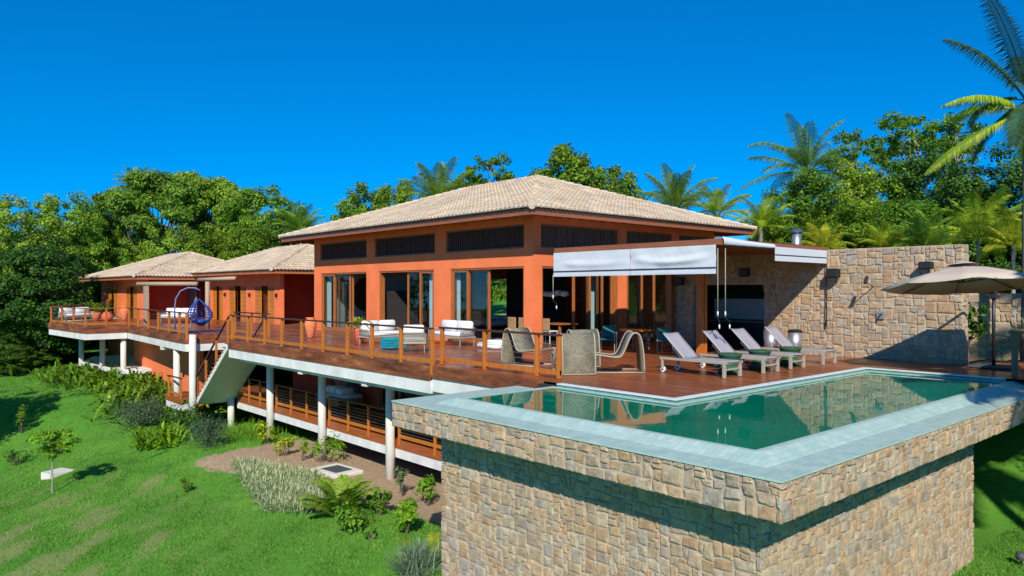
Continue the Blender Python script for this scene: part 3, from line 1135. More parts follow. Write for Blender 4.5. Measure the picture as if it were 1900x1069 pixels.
# slab
mb = MB()
mb.box(-5.9, -6.9, -.95, 11, 12.0, -.06)
mb.box(-4.45, 12.05, -.95, 11, 16.3, -.06)
mb.box(-6.1, 16.4, -.75, 11, 28.2, -.06)
mb.box(-7.9, 28.35, -.75, 8, 50, -.06)
mb.build('slab', 'cream_concrete', ter)
mb = MB()
mb.box(-6.4, -10.7, -.69, 4.9, -6.95, -.06)
mb.box(2.3, -15.1, -.69, 7.9, -10.75, -.06)
mb.build('deck_framing', 'dark_wall', ter)
for y in (1.2, 5.7):
    mb = MB(); mb.box(-6.2, y - .15, -.93, -4.9, y + .15, -.765); mb.build('cantilever_beam', 'white_concrete', ter)
for y in (20.5,):
    mb = MB(); mb.box(-6.6, y - .15, -.93, -5.2, y + .15, -.765); mb.build('cantilever_beam', 'white_concrete', ter)
COLS = [(-4.8, 1.88, -.95), (-4.8, 6.7, -.95), (-4.8, 11.45, -.95), (-6.5, 16.1, 0.03), (*at(328, 35.8), -.76), (-4.8, 15.9, -2.9),
        (*at(229, 43.6), -.76), (*at(190, 45.5), -.76), (*at(151, 48.5), -.76)]
for (x, y, zt_) in COLS:
    mb = MB()
    zb_ = tz(x, y) - .4
    mb.lathe([(.155, zb_), (.155, zt_)], (x, y, 0), 20)
    lit_smooth(mb.build('column', 'cream_concrete', ter))
# wide white pier beside the pool end
mb = MB(); mb.box(-5.6, -3.2, -5, -5.0, -2.6, -.95); mb.build('pier', 'white_concrete', ter)
# lower deck
mb = MB()
mb.box(-4.6, -7, -2.98, -1.4, 16.3, -2.90)
mb.box(-6.9, 16.3, -2.98, -1.4, 18.6, -2.90)
mb.build('lower_deck_boards', 'deck_wood', ter)
run_box([(-4.63, -7), (-4.63, 15.6)], -3.2, -2.895, 0.04, 'lower_fascia', 'lower_fascia_board')
run_box([(-4.62, -7), (-4.62, 15.6)], -3.5, -3.204, 0.3, 'white_concrete', 'lower_edge_beam')
run_box([(-6.93, 16.3), (-6.93, 18.6)], -3.22, -2.895, 0.04, 'lower_fascia', 'lower_fascia_board')
run_box([(-6.92, 16.3), (-6.92, 18.6)], -3.5, -3.224, 0.3, 'white_concrete', 'lower_edge_beam')
mb = MB(); mb.box(-2.2, -7, -7, -2.0, 30, -3.51); mb.build('footing_wall', 'grey_ground_wall', ter)

# lower storey
low = thing('lower_storey', 'shaded lower storey with orange walls and dark glazed doors under the terrace', 'building', (0, 5, -2.9))
mb = MB()
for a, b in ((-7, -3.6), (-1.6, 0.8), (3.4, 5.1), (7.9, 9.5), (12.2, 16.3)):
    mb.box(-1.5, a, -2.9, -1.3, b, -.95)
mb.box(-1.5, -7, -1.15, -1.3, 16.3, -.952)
mb.build('wall', 'shaded_orange_plaster', low)
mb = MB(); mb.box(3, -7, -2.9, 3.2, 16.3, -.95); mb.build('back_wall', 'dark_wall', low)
for k, (a, b) in enumerate(((-3.6, -1.6), (0.8, 3.4), (5.1, 7.9), (9.5, 12.2))):
    mb = MB()
    nn = 2
    for i in range(nn):
        y0 = a + (b - a) * i / nn; y1 = a + (b - a) * (i + 1) / nn
        mb.box(-1.46, y0, -2.9, -1.39, y0 + .09, -1.15); mb.box(-1.46, y1 - .09, -2.9, -1.39, y1, -1.15)
        mb.box(-1.455, y0 + .09, -1.26, -1.395, y1 - .09, -1.15); mb.box(-1.455, y0 + .09, -2.9, -1.395, y1 - .09, -2.78)
    fr_ = mb.build('door', 'door_wood', low)
    mb = MB(); mb.box(-1.43, a + .09, -2.78, -1.42, b - .09, -1.26); mb.build('pane', 'glass', fr_)

# guest lower storey
mb = MB()
mb.box(-3.2, 20.2, -4.2, -3.0, 29.0, -.76); mb.box(-3.2, 36, -4.5, -3.0, 46, -.76); mb.box(-3.2, 29, -4.2, -3.0, 34, -.76)
mb.box(-5.0, 19.6, -4.2, -4.8, 31.5, -.77)
mb.build('guest_wall', 'orange_plaster', low)
mb = MB()
pl = [at(262, 43.5), at(229, 43.2), at(190, 45.1), at(151, 48.1), (-5.6, 39.5), (-3.0, 39.5), (-3.0, 28.0)]
mb.add([(x, y, -2.84) for x, y in pl] + [(x, y, -2.60) for x, y in pl], [tuple(range(6, -1, -1)), tuple(range(7, 14))] + [(i, (i + 1) % 7, 7 + (i + 1) % 7, 7 + i) for i in range(7)])
mb.build('guest_floor_slab', 'white_concrete', low)

# ============================================================ RAILINGS
def railing(label, pts, posts, z=0.0, h=1.03, cables=5, foot=0.25, top='rail_wood', name='deck_railing', lowrail=True, mat='post_wood', ps=.10):
    t = thing(name, label, 'railing', (pts[0][0], pts[0][1], z), 0, 'timber and cable railings of the terraces')
    for (x, y) in posts:
        m = MB(); m.bev(x - ps / 2, y - ps / 2, z - foot, x + ps / 2, y + ps / 2, z + h - .02, .008)
        m.build('post', mat, t)
    m = MB()
    for a, b in zip(pts[:-1], pts[1:]):
        m.bar((a[0], a[1], z + h), (b[0], b[1], z + h), .11, .05)
    m.build('handrail', top, t)
    if lowrail:
        m = MB()
        for a, b in zip(pts[:-1], pts[1:]):
            m.bar((a[0], a[1], z + .14), (b[0], b[1], z + .14), .045, .11)
        m.build('bottom_rail', mat, t)
    for k in range(cables):
        m = MB()
        zz = z + .27 + k * (h - .36) / (cables)
        for a, b in zip(pts[:-1], pts[1:]):
            m.tube([(a[0], a[1], zz), (b[0], b[1], zz)], .006, 5)
        m.build('cable', 'cable_steel', t)
    return t


RX = -6.27
railing('long cable railing along the deck edge in front of the sitting area', [(RX, -2.6), (RX, 12.1)], [(RX, y) for y in (-2.59, -1.04, .58, 2.11, 3.77, 5.37, 7.02, 8.55, 10.2, 11.85)])
railing('short cable railing between the rattan chairs and the pool corner', [(-5.72, -7.0), (-5.72, -2.2)], [(-5.72, y) for y in (-6.95, -6.2, -4.2, -2.3)], foot=.0)
railing('railing along the inner side of the stair opening', [(-4.5, 12.3), (-4.5, 16.2)], [(-4.5, y) for y in (12.3, 14.2, 16.2)])
railing('railing in front of the blue hanging chair', [(-6.7, 16.3), (-6.72, 17.2), (-6.15, 28.2)], [(-6.7, 16.3), (-6.72, 17.25), (-6.6, 19.2), (-6.5, 21.3), (-6.4, 23.4), (-6.3, 25.7), (-6.17, 28.1)])
railing('railing at the far corner of the terrace beside the white outdoor sofa', [(-6.2, 28.4), (-8.36, 28.4), (-8.85, 35.6), (-3.4, 46.0)], [(-7.3, 28.4), (-8.36, 28.45), (-8.5, 30.8), (-8.66, 33.2), (-8.85, 35.5), (-7.5, 38.2), (-6.0, 41), (-4.6, 43.6)], top='beam_wood')
# lower deck railings, one per column bay
for lab, a, b in (('lower railing bay nearest the pool base', -6.5, 1.6), ('lower railing bay between the first and second column from the pool', 2.15, 6.45),
                  ('lower railing bay between the second and third column from the pool', 6.95, 11.2), ('lower railing bay running to the foot of the stair', 11.7, 15.4)):
    npst = 5 if a < 0 else 4
    railing(lab, [(-4.62, a), (-4.62, b)], [(-4.62, a + (b - a) * i / (npst - 1)) for i in range(npst)], -2.9, .92, 5, .2, 'rail_wood', 'lower_railing', True, 'post_wood', .08)
railing('small railing of the lower landing between two columns', [(-6.9, 16.4), (-6.95, 18.2)], [(-6.9, 16.45), (-6.95, 18.1)], -2.9, .9, 4, .1, 'rail_wood', 'lower_railing', True, 'post_wood', .08)

# ============================================================ STAIR
st = thing('staircase', 'straight outdoor stair with white sloping slab and wooden treads down from the deck', 'stair', (-5.7, 14, -2.9))
mb = MB()
y0, y1, z0, z1 = 12.22, 16.25, -0.02, -2.95
nrm_ = Vector((0, -(z0 - z1), -(y1 - y0))).normalized() * .22
for x0, x1 in ((-6.33, -4.6),):
    a = [(x0, y0, z0 - .12), (x1, y0, z0 - .12), (x1, y1, z1 - .12), (x0, y1, z1 - .12)]
    b = [(p[0], p[1] + nrm_.y, p[2] + nrm_.z) for p in a]
    mb.add(a + b, [(0, 1, 2, 3), (7, 6, 5, 4), (0, 3, 7, 4), (1, 0, 4, 5), (2, 1, 5, 6), (3, 2, 6, 7)])
mb.build('stair_slab', 'cream_concrete', st)
nst = 15
for i in range(nst):
    t_ = (i + .5) / nst
    yy = y0 + (y1 - y0) * t_
    zz = z0 + (z1 - z0) * (i + 1) / nst
    mb = MB(); mb.box(-6.36, yy - .155, zz + .01, -4.58, yy + .155, zz + .055); mb.build('tread', 'lower_fascia', st)
for i, t_ in enumerate((.03, .36, .68, .97)):
    yy = y0 + (y1 - y0) * t_; zz = z0 + (z1 - z0) * t_
    mb = MB(); mb.box(-6.33, yy - .04, zz - .1, -6.25, yy + .04, zz + .93); mb.build('baluster_post', 'post_wood', st)
for x in (-6.29, -4.66):
    mb = MB(); mb.bar((x, y0, z0 + .98), (x, y1, z1 + .98), .07, .06); mb.build('handrail', 'rail_wood', st)
for k in range(3):
    mb = MB(); mb.tube([(-6.29, y0, z0 + .3 + .2 * k), (-6.29, y1, z1 + .3 + .2 * k)], .006, 5); mb.build('cable', 'cable_steel', st)


# ============================================================ ROOFS
def tiled_roof(par, x0, y0, x1, y1, ze, pitch, pitch_w=0.23, course=0.40, seed=1):
    """hip roof of barrel tiles; every tile is its own little shell in one mesh"""
    rng = random.Random(seed)
    mb = MB()
    W, L = x1 - x0, y1 - y0
    hw = min(W, L) / 2
    ang = math.atan(pitch)
    sl = hw / math.cos(ang)
    sides = [((x0, y0), (0, 1), (1, 0), L), ((x1, y1), (0, -1), (-1, 0), L), ((x1, y0), (-1, 0), (0, 1), W), ((x0, y1), (1, 0), (0, -1), W)]
    nseg = 5
    base = MB()
    for (o, e, n_, ln) in sides:
        ncol = int(ln / pitch_w)
        pw = ln / ncol
        nrow = int(sl / course) + 1
        up = Vector((n_[0] * math.cos(ang), n_[1] * math.cos(ang), math.sin(ang)))
        ev = Vector((e[0], e[1], 0))
        nr = ev.cross(up)
        if nr.z < 0:
            nr = -nr
        O = Vector((o[0], o[1], ze))
        for c in range(ncol):
            uc = (c + .5) * pw
            smax = min(uc, ln - uc, hw) / math.cos(ang)
            for r in range(nrow):
                s0 = r * course - (.05 if r == 0 else 0)
                s1 = min((r + 1) * course + .05, smax + .06)
                if r * course > smax:
                    break
                dj = rng.uniform(-.012, .012)
                r0_, r1_ = pw * .36, pw * .30
                vs = []
                for (s_, rr, lift) in ((s0, r0_, .035), (s1, r1_, .0)):
                    for k in range(nseg + 1):
                        a = PI * k / nseg
                        vs.append(O + ev * (uc + dj + math.cos(a) * rr) + up * s_ + nr * (math.sin(a) * rr * .95 + lift + .012))
                m_ = nseg + 1
                fs = [(k, k + 1, m_ + k + 1, m_ + k) for k in range(nseg)]
                vs.append(O + ev * (uc + dj) + up * s0 + nr * .03)
                fs.append(tuple(range(nseg, -1, -1)))
                mb.add(vs[:-1], fs)
        # channel layer under the cover tiles
        tl = hw
        a = O; b = O + ev * ln
        top1 = O + ev * (ln - tl) + up * sl; top0 = O + ev * tl + up * sl
        base.add([a + nr * 0.012, b + nr * .012, top1 + nr * .012, top0 + nr * .012], [(0, 1, 2, 3)])
    roof = mb.build('roof', 'roof_tile', par)
    base.build('channel_tiles', 'roof_tile', roof, world=True)
    # hips and ridge
    h = MB()
    zr = ze + hw * pitch
    if L >= W:
        ra, rb = Vector((x0 + hw, y0 + hw, zr)), Vector((x0 + hw, y1 - hw, zr))
        segs = [((x0, y0), ra), ((x1, y0), ra), ((x0, y1), rb), ((x1, y1), rb)]
    else:
        ra, rb = Vector((x0 + hw, y0 + hw, zr)), Vector((x1 - hw, y0 + hw, zr))
        segs = [((x0, y0), ra), ((x0, y1), ra), ((x1, y0), rb), ((x1, y1), rb)]
    segs = [(Vector((p[0], p[1], ze)), q) for p, q in segs] + [(ra, rb)]
    for p, q in segs:
        ln = (q - p).length
        if ln < .1:
            continue
        k = int(ln / .40)
        d = (q - p) / max(1, k)
        for i in range(k):
            a = p + d * i + Vector((0, 0, .05)); b = p + d * (i + 1.12) + Vector((0, 0, .03))
            h.tube([a, b], [.125, .105], 9)
    h.build('ridge_tiles', 'roof_tile', roof, world=True)
    return roof, hw


# ============================================================ MAIN HOUSE
HX, HY = 11.45, 16.94
house = thing('house', 'main orange house with large hipped clay tile roof and sliding glass doors', 'house', (5.7, 8.5, 0))
o_ = 1.34
ze = 4.86
roof, hw = tiled_roof(house, -o_, -o_, HX + o_, HY + o_, ze, 0.35, seed=2)
# eaves: fascia, soffit and rafter tails
mb = MB()
a, b, c, d = -o_ + .08, -o_ + .08, HX + o_ - .08, HY + o_ - .08
for q in ((a, b, a + .04, d), (c - .04, b, c, d), (a + .04, b, c - .04, b + .04), (a + .04, d - .04, c - .04, d)):
    mb.box(q[0], q[1], ze - .23, q[2], q[3], ze - .005)
mb.build('eave_board', 'beam_wood', roof)
mb = MB()
mb.quad((a + .05, b + .05, ze - .05), (a + .05, d - .05, ze - .05), (-.001, HY, ze + .0), (-.001, 0, ze + .0))
mb.quad((a + .05, b + .05, ze - .05), (-.001, -.001, ze), (HX, -.001, ze), (c - .05, b + .05, ze - .05))
mb.quad((c - .05, b + .05, ze - .05), (HX, 0, ze), (HX, HY, ze), (c - .05, d - .05, ze - .05))
mb.quad((a + .05, d - .05, ze - .05), (c - .05, d - .05, ze - .05), (HX, HY, ze), (0, HY, ze))
mb.build('soffit', 'eave_wood', roof)
mb = MB()
for i in range(32):
    y = -.9 + i * (HY + 1.8) / 31
    mb.bar((-o_ + .13, y, ze - .12), (-.0, y, ze - .06), .06, .10)
for i in range(22):
    x = -.7 + i * (HX + 1.4) / 21
    mb.bar((x, -o_ + .13, ze - .12), (x, -.0, ze - .06), .06, .10)
mb.build('rafter_tails', 'eave_wood', roof)

T = 0.32
Y_WIN = [(0.51, 5.27), (6.03, 10.85), (11.58, 16.27)]
Y_DOOR = [(0.51, 4.97), (6.10, 10.47), (11.58, 16.20)]
X_WIN = [(0.37, 4.65), (5.18, 8.22), (8.73, 11.0)]
ZW0, ZW1, ZD = 3.62, 4.51, 2.96
mb = MB()
# left facade x = 0
def wall_y(mb, x0, x1, wins, doors, L):
    ws = [0.0] + [v for p in wins for v in p] + [L]
    for i in range(0, len(ws), 2):
        mb.box(x0, ws[i], ZW0, x1, ws[i + 1], ZW1)
    mb.box(x0, 0, ZW1, x1, L, ze)
    mb.box(x0, 0, ZD, x1, L, ZW0)
    ds = [0.0] + [v for p in doors for v in p] + [L]
    for i in range(0, len(ds), 2):
        mb.box(x0, ds[i], 0, x1, ds[i + 1], ZD)
wall_y(mb, 0, T, Y_WIN, Y_DOOR, HY)
# right facade y = 0
ws = [T] + [v for p in X_WIN for v in p] + [HX]
for i in range(0, len(ws), 2):
    mb.box(ws[i], 0, ZW0, ws[i + 1], T, ZW1)
mb.box(T, 0, ZW1, HX, T, ze)
mb.box(T, 0, ZD, HX, T, ZW0)
for p in ((T, .42), (4.65, 5.18), (8.22, 8.73), (11.0, HX)):
    mb.box(p[0], 0, 0, p[1], T, ZD)
mb.build('wall', 'orange_plaster', house)
mb = MB()
mb.box(HX - T, T, 0, HX, 14.2, ze); mb.box(HX - T, 14.2, 2.75, HX, 16.4, ze); mb.box(HX - T, 16.4, 0, HX, HY - T, ze)
mb.box(T, HY - T, 0, HX, HY, ze)
mb.build('rear_wall', 'orange_plaster', house)
mb = MB()
mb.box(T + .001, HY - T - .06, .012, 9.0, HY - T - .002, 3.39)
mb.build('inner_wall', 'white_wall', house)
mb = MB(); mb.box(T, 11.0, .012, 4.9, 11.15, 3.39); mb.build('partition', 'grey_wall', house)
mb = MB(); mb.box(T + .25, 10.45, .012, 4.9, 10.99, 2.05); mb.build('wardrobe', 'dark_wall', house)
mb = MB(); mb.box(T, T, 3.4, HX - T, HY - T, 3.48); mb.build('ceiling', 'grey_wall', house)
mb = MB(); mb.box(T, T, .004, HX - T, HY - T, .012); mb.build('inner_floor', 'dark_floor', house)
mb = MB(); mb.box(6.9, 5.4, .012, 7.2, 9.35, 3.39); mb.build('dark_cabinet', 'dark_wall', house)
# clerestory windows: frame, slat screen
def clerestory(p0, p1, axis, n):
    m = MB()
    x = -.0
    fw = .06
    def bx(m, u0, u1, d0, d1, z0, z1):
        if axis == 'y':
            m.box(d0, u0, z0, d1, u1, z1)
        else:
            m.box(u0, d0, z0, u1, d1, z1)
    e = .003
    bx(m, p0 + e, p0 + fw, .05, .16, ZW0 + e, ZW1 - e); bx(m, p1 - fw, p1 - e, .05, .16, ZW0 + e, ZW1 - e)
    bx(m, p0 + fw, p1 - fw, .05, .16, ZW0 + e, ZW0 + fw); bx(m, p0 + fw, p1 - fw, .05, .16, ZW1 - fw, ZW1 - e)
    f = m.build('window', 'beam_wood', house)
    m = MB()
    rr = random.Random(int(p0 * 100))
    for i in range(n):
        u = p0 + fw + (p1 - p0 - 2 * fw) * (i + .5) / n
        hwid = (p1 - p0) / n * (.40 if axis == 'y' else .22)
        dd = rr.uniform(0, .025)
        bx(m, u - hwid, u + hwid, .09 + dd, .115 + dd, ZW0 + fw, ZW1 - fw)
    m.build('slat_screen', 'dark_slats' if axis == 'y' else 'pale_slats', f)
    m = MB(); bx(m, p0 + fw, p1 - fw, .20, .21, ZW0 + fw, ZW1 - fw); m.build('pane', 'dark_wall', f)
for p in Y_WIN:
    clerestory(p[0], p[1], 'y', 34)
for p in X_WIN:
    clerestory(p[0], p[1], 'x', 44)


def sliding_panel(par, y0, y1, xd, z1=2.92, fw=.11, axis='y'):
    m = MB()
    def bx(m, u0, u1, d0, d1, z0, z1):
        if axis == 'y':
            m.box(d0, u0, z0, d1, u1, z1)
        else:
            m.box(u0, d0, z0, u1, d1, z1)
    bx(m, y0, y0 + fw, xd, xd + .05, .012, z1); bx(m, y1 - fw, y1, xd, xd + .05, .012, z1)
    bx(m, y0 + fw, y1 - fw, xd + .002, xd + .048, .012, .20); bx(m, y0 + fw, y1 - fw, xd + .002, xd + .048, z1 - fw, z1)
    f = m.build('sliding_door', 'door_wood', par)
    m = MB(); bx(m, y0 + fw - .005, y1 - fw + .005, xd + .020, xd + .028, .195, z1 - fw + .005)
    m.build('pane', 'glass', f)


def jamb(par, y0, y1, axis='y', z1=ZD):
    m = MB()
    def bx(m, u0, u1, d0, d1, z0, z1):
        if axis == 'y':
            m.box(d0, u0, z0, d1, u1, z1)
        else:
            m.box(u0, d0, z0, u1, d1, z1)
    e = .003
    bx(m, y0 + e, y0 + .07, .03, T - .04, .012, z1 - e); bx(m, y1 - .07, y1 - e, .03, T - .04, .012, z1 - e)
    bx(m, y0 + .07, y1 - .07, .03, T - .04, z1 - .07, z1 - e)
    return m.build('door_frame', 'door_wood', par)
for p in Y_DOOR:
    jamb(house, *p)
for (a, b, xd) in ((14.85, 16.12, .06), (13.35, 14.95, .13), (13.2, 14.7, .20), (7.15, 8.3, .13), (6.18, 7.25, .06), (3.85, 4.9, .06), (2.6, 3.95, .13), (2.75, 4.0, .20)):
    sliding_panel(house, a, b, xd)
jamb(house, .42, 4.65, 'x')
for (a, b, xd) in ((2.1, 3.1, .06), (2.95, 3.9, .13), (3.6, 4.55, .20)):
    sliding_panel(house, a, b, xd, axis='x')
jamb(house, 5.18, 8.22, 'x')
for (a, b, xd) in ((5.25, 6.3, .06), (7.1, 8.15, .13)):
    sliding_panel(house, a, b, xd, axis='x')


def curtain(par, y0, y1, x, z1=2.85, axis='y'):
    m = MB()
    k = 24
    pts = []
    for i in range(k + 1):
        u = y0 + (y1 - y0) * i / k
        dd = x + .035 * math.sin(i * 1.9)
        pts.append((dd, u) if axis == 'y' else (u, dd))
    vs = [(p[0], p[1], z) for z in (.05, z1) for p in pts]
    m.add(vs, [(i, i + 1, k + 2 + i, k + 1 + i) for i in range(k)])
    lit_smooth(m.build('curtain', 'curtain_cloth', par))
for a, b in ((15.75, 16.35), (6.5, 6.95), (4.75, 5.4)):
    curtain(house, a, b, .37)
curtain(house, 3.9, 4.3, .9, axis='x')

# small downlights / sensors under the eave
# ============================================================ GUEST HOUSES
def guest(label, ex, ey, L, w, ze, pitch, seed, doors, wall_end, wall_in=1.0, recess=2.6):
    g = thing('guest_house', label, 'house', (ex + w, ey + L / 2, 0), 0, 'guest houses left of the main house')
    rf, _ = tiled_roof(g, ex, ey, ex + 2 * w, ey + L, ze, pitch, seed=seed)
    m = MB()
    a, b, c, d = ex + .07, ey + .07, ex + 2 * w - .07, ey + L - .07
    for q in ((a, b, a + .04, d), (c - .04, b, c, d), (a + .04, b, c - .04, b + .04), (a + .04, d - .04, c - .04, d)):
        m.box(q[0], q[1], ze - .22, q[2], q[3], ze - .005)
    m.build('eave_board', 'eave_wood', rf)
    m = MB()
    m.quad((a, b, ze - .10), (a, d, ze - .10), (c, d, ze - .10), (c, b, ze - .10))
    m.build('soffit', 'eave_wood', rf)
    wx, wy = ex + wall_in, ey + wall_in
    zc = ze - .11
    m = MB()
    ds = [wy] + [v for p in doors for v in p] + [wall_end]
    for i in range(0, len(ds), 2):
        m.box(wx, ds[i], 0.002, wx + .25, ds[i + 1], zc)
    for p in doors:
        m.box(wx, p[0], 2.35, wx + .25, p[1], zc)
    m.build('wall', 'orange_plaster', g)
    m = MB()
    m.box(wx + .25, wy + recess, .002, ex + 2 * w - 1, wy + recess + .25, zc)
    m.box(wx + .25, wall_end - .25, .002, ex + 2 * w - 1, wall_end, zc)
    m.box(ex + 2 * w - 1.25, wy + .25, .002, ex + 2 * w - 1, wall_end - .25, zc)
    m.build('end_wall', 'shaded_orange_plaster', g)
    m = MB(); m.box(wx + 3.5, wy + .3, .004, wx + 3.6, wall_end - .3, zc); m.build('inner_wall', 'grey_wall', g)
    for p in doors:
        for (s0, s1) in ((p[0], p[0] + (p[1] - p[0]) * .33), (p[1] - (p[1] - p[0]) * .33, p[1])):
            m = MB()
            fw = .08
            x0, x1 = wx + .02, wx + .07
            m.box(x0, s0 + .004, .01, x1, s0 + fw, 2.34); m.box(x0, s1 - fw, .01, x1, s1 - .004, 2.34)
            m.box(x0, s0 + fw, .01, x1, s1 - fw, .14); m.box(x0, s0 + fw, 2.24, x1, s1 - fw, 2.34)
            kz = .17
            while kz < 2.2:
                m.add([(x0 + .005, s0 + fw, kz), (x0 + .005, s1 - fw, kz), (x1 - .005, s1 - fw, kz + .075), (x1 - .005, s0 + fw, kz + .075)], [(0, 1, 2, 3)])
                kz += .085
            m.build('shutter', 'shutter_wood', g)
        m = MB(); m.box(wx + .12, p[0], .01, wx + .13, p[1], 2.34); m.build('pane', 'glass', g)
        k = (p[1] - p[0])
        curtain(g, p[0] + k * .38, p[0] + k * .52, wx + .3, 2.3)
    # wall lanterns
    return g
guest('nearer guest house with tiled hip roof and louvred shutters behind the blue hanging chair', -.27, 21.78, 14.2, 4.5, 3.27, .385, 12, [(23.6, 26.6), (27.9, 30.9), (32.0, 34.0)], 35.0)
guest('far guest house with tiled hip roof at the left end of the terrace', -4.09, 35.2, 16.5, 5.5, 3.03, .35, 13, [(38.2, 41.2), (43.6, 46.6)], 48.6, recess=1.7)
# veranda log beams and posts
vx, vy = at(271, 43.3)
v1 = thing('veranda_frame', 'pale log beam on a square wooden post before the far guest house', 'veranda', (vx, vy, 0), 0, 'veranda frames with log beams')
m = MB(); m.box(vx - .12, vy - .12, 0, vx + .12, vy + .12, 2.33); m.build('post', 'log_wood', v1)
m = MB(); m.tube([(*at(255, 43.6), 2.45), (*at(366, 42.6), 2.45)], .12, 12); lit_smooth(m.build('beam', 'log_wood', v1))
vx, vy = at(385, 40.0)
v2 = thing('veranda_frame', 'pale log beam on a round post beside the blue hanging chair', 'veranda', (vx, vy, 0), 0, 'veranda frames with log beams')
m = MB(); m.lathe([(.12, 0), (.12, 2.55)], (vx, vy, 0), 14); lit_smooth(m.build('post', 'log_wood', v2))
m = MB(); m.tube([(*at(368, 40.6), 2.66), (*at(437, 39.2), 2.72)], .10, 12); lit_smooth(m.build('beam', 'log_wood', v2))

# ============================================================ STONE WALL AND PERGOLA
WX = 5.05
sw = thing('stone_wall', 'tall tan rubble stone wall with dark kitchen opening behind the loungers', 'wall', (WX, -7, 0))
mb = MB()
stone_panel(mb, (WX, -2.2, -.1), (0, -1, 0), (-1, 0, 0), 9.97, 3.48, holes=[(1.05, 0, 3.92, 2.37)], cell=0.108, seed=21, relief=0.026)
stone_panel(mb, (WX, -12.17, -.1), (1, 0, 0), (0, -1, 0), .45, 3.48, cell=0.125, seed=22, relief=0.03)
mb.build('stone_face', 'stone', sw)
mb = MB()
mb.box(WX + .012, -12.16, -.6, WX + .43, -6.14, 3.38)
mb.box(WX + .012, -6.14, 2.28, WX + .43, -3.25, 3.38)
mb.box(WX + .012, -3.25, -.1, WX + .43, -2.21, 3.38)
mb.build('wall_core', 'mortar', sw)
# kitchen behind the opening
kt = thing('outdoor_kitchen', 'dim kitchen recess with grey backsplash and counter inside the stone wall', 'kitchen', (6.5, -4.7, 0))
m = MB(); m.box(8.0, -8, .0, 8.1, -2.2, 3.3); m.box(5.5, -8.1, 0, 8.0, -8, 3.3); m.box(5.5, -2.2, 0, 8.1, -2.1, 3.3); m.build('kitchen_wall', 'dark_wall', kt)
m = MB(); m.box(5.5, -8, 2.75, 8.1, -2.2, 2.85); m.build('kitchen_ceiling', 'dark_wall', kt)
m = MB(); m.box(7.92, -7.9, .95, 7.99, -2.3, 1.75); m.build('backsplash', 'white_wall', kt)
m = MB(); m.box(7.3, -7.9, 0, 7.95, -2.3, .86); m.build('cabinet', 'black_plastic', kt)
m = MB(); m.box(7.25, -7.9, .861, 7.95, -2.3, .91); m.build('countertop', 'grey_wall', kt)
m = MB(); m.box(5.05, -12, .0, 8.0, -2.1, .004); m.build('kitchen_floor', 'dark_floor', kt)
kp = thing('potted_plant', 'dark leafy plant in a small steel vase on the kitchen counter', 'plant', (7.45, -6.6, .911))
m = MB(); m.lathe([(.06, 0), (.08, .12), (.06, .3)], (0, 0, 0), 12); m.build('vase', 'steel', kp, True, world=False)
me, _ = crown('foliage', [(0, 0, .7, .25, .25, .3)], 9, 24, .14, 5, .12, .8); obj('foliage', me, 'leaf_dark', kp)

PX0, PX1, PY0, PY1 = -1.05, 5.0, -8.3, -2.1
pg = thing('pergola', 'timber pergola with flat white cloth roof over the dining area', 'pergola', (2, -5.2, 0))
mb = MB()
zt0 = 3.36
for q in ((PX0, PY0, PX0 + .10, PY1), (PX1 - .1, PY0, PX1, PY1), (PX0 + .1, PY0, PX1 - .1, PY0 + .10), (PX0 + .1, PY1 - .1, PX1 - .1, PY1)):
    mb.box(q[0], q[1], zt0 - .06, q[2], q[3], zt0 + .10)
mb.build('frame_beam', 'beam_wood', pg)
mb = MB()
for i in range(6):
    x = PX0 + .8 + i * .9
    mb.box(x - .04, PY0 + .1, zt0 - .05, x + .04, PY1 - .1, zt0 + .09)
mb.build('rafters', 'beam_wood', pg)
mb = MB()
k1, k2 = 14, 10
vs = []
for i in range(k1 + 1):
    for j in range(k2 + 1):
        x = PX0 + .12 + (PX1 - PX0 - .24) * i / k1; y = PY0 + .02 + (PY1 - PY0 - .1) * j / k2
        vs.append((x, y, zt0 + .115 + .015 * math.sin(i * 1.7) * math.sin(j * 1.3)))
mb.add(vs, [(i * (k2 + 1) + j, (i + 1) * (k2 + 1) + j, (i + 1) * (k2 + 1) + j + 1, i * (k2 + 1) + j + 1) for i in range(k1) for j in range(k2)])
lit_smooth(mb.build('roof_cloth', 'awning_cloth', pg))
mb = MB(); mb.box(2.35, -5.42, 0, 2.52, -5.24, 3.22); mb.build('post', 'post_wood', pg)
mb = MB(); mb.box(2.56, -5.42, 0, 2.70, -5.24, 3.22); mb.build('post', 'post_wood', pg)
mb = MB(); mb.box(4.75, -2.5, 0, 4.95, -2.25, 3.22); mb.build('post', 'door_wood', pg)


ZA, ZB = 3.30, 2.53


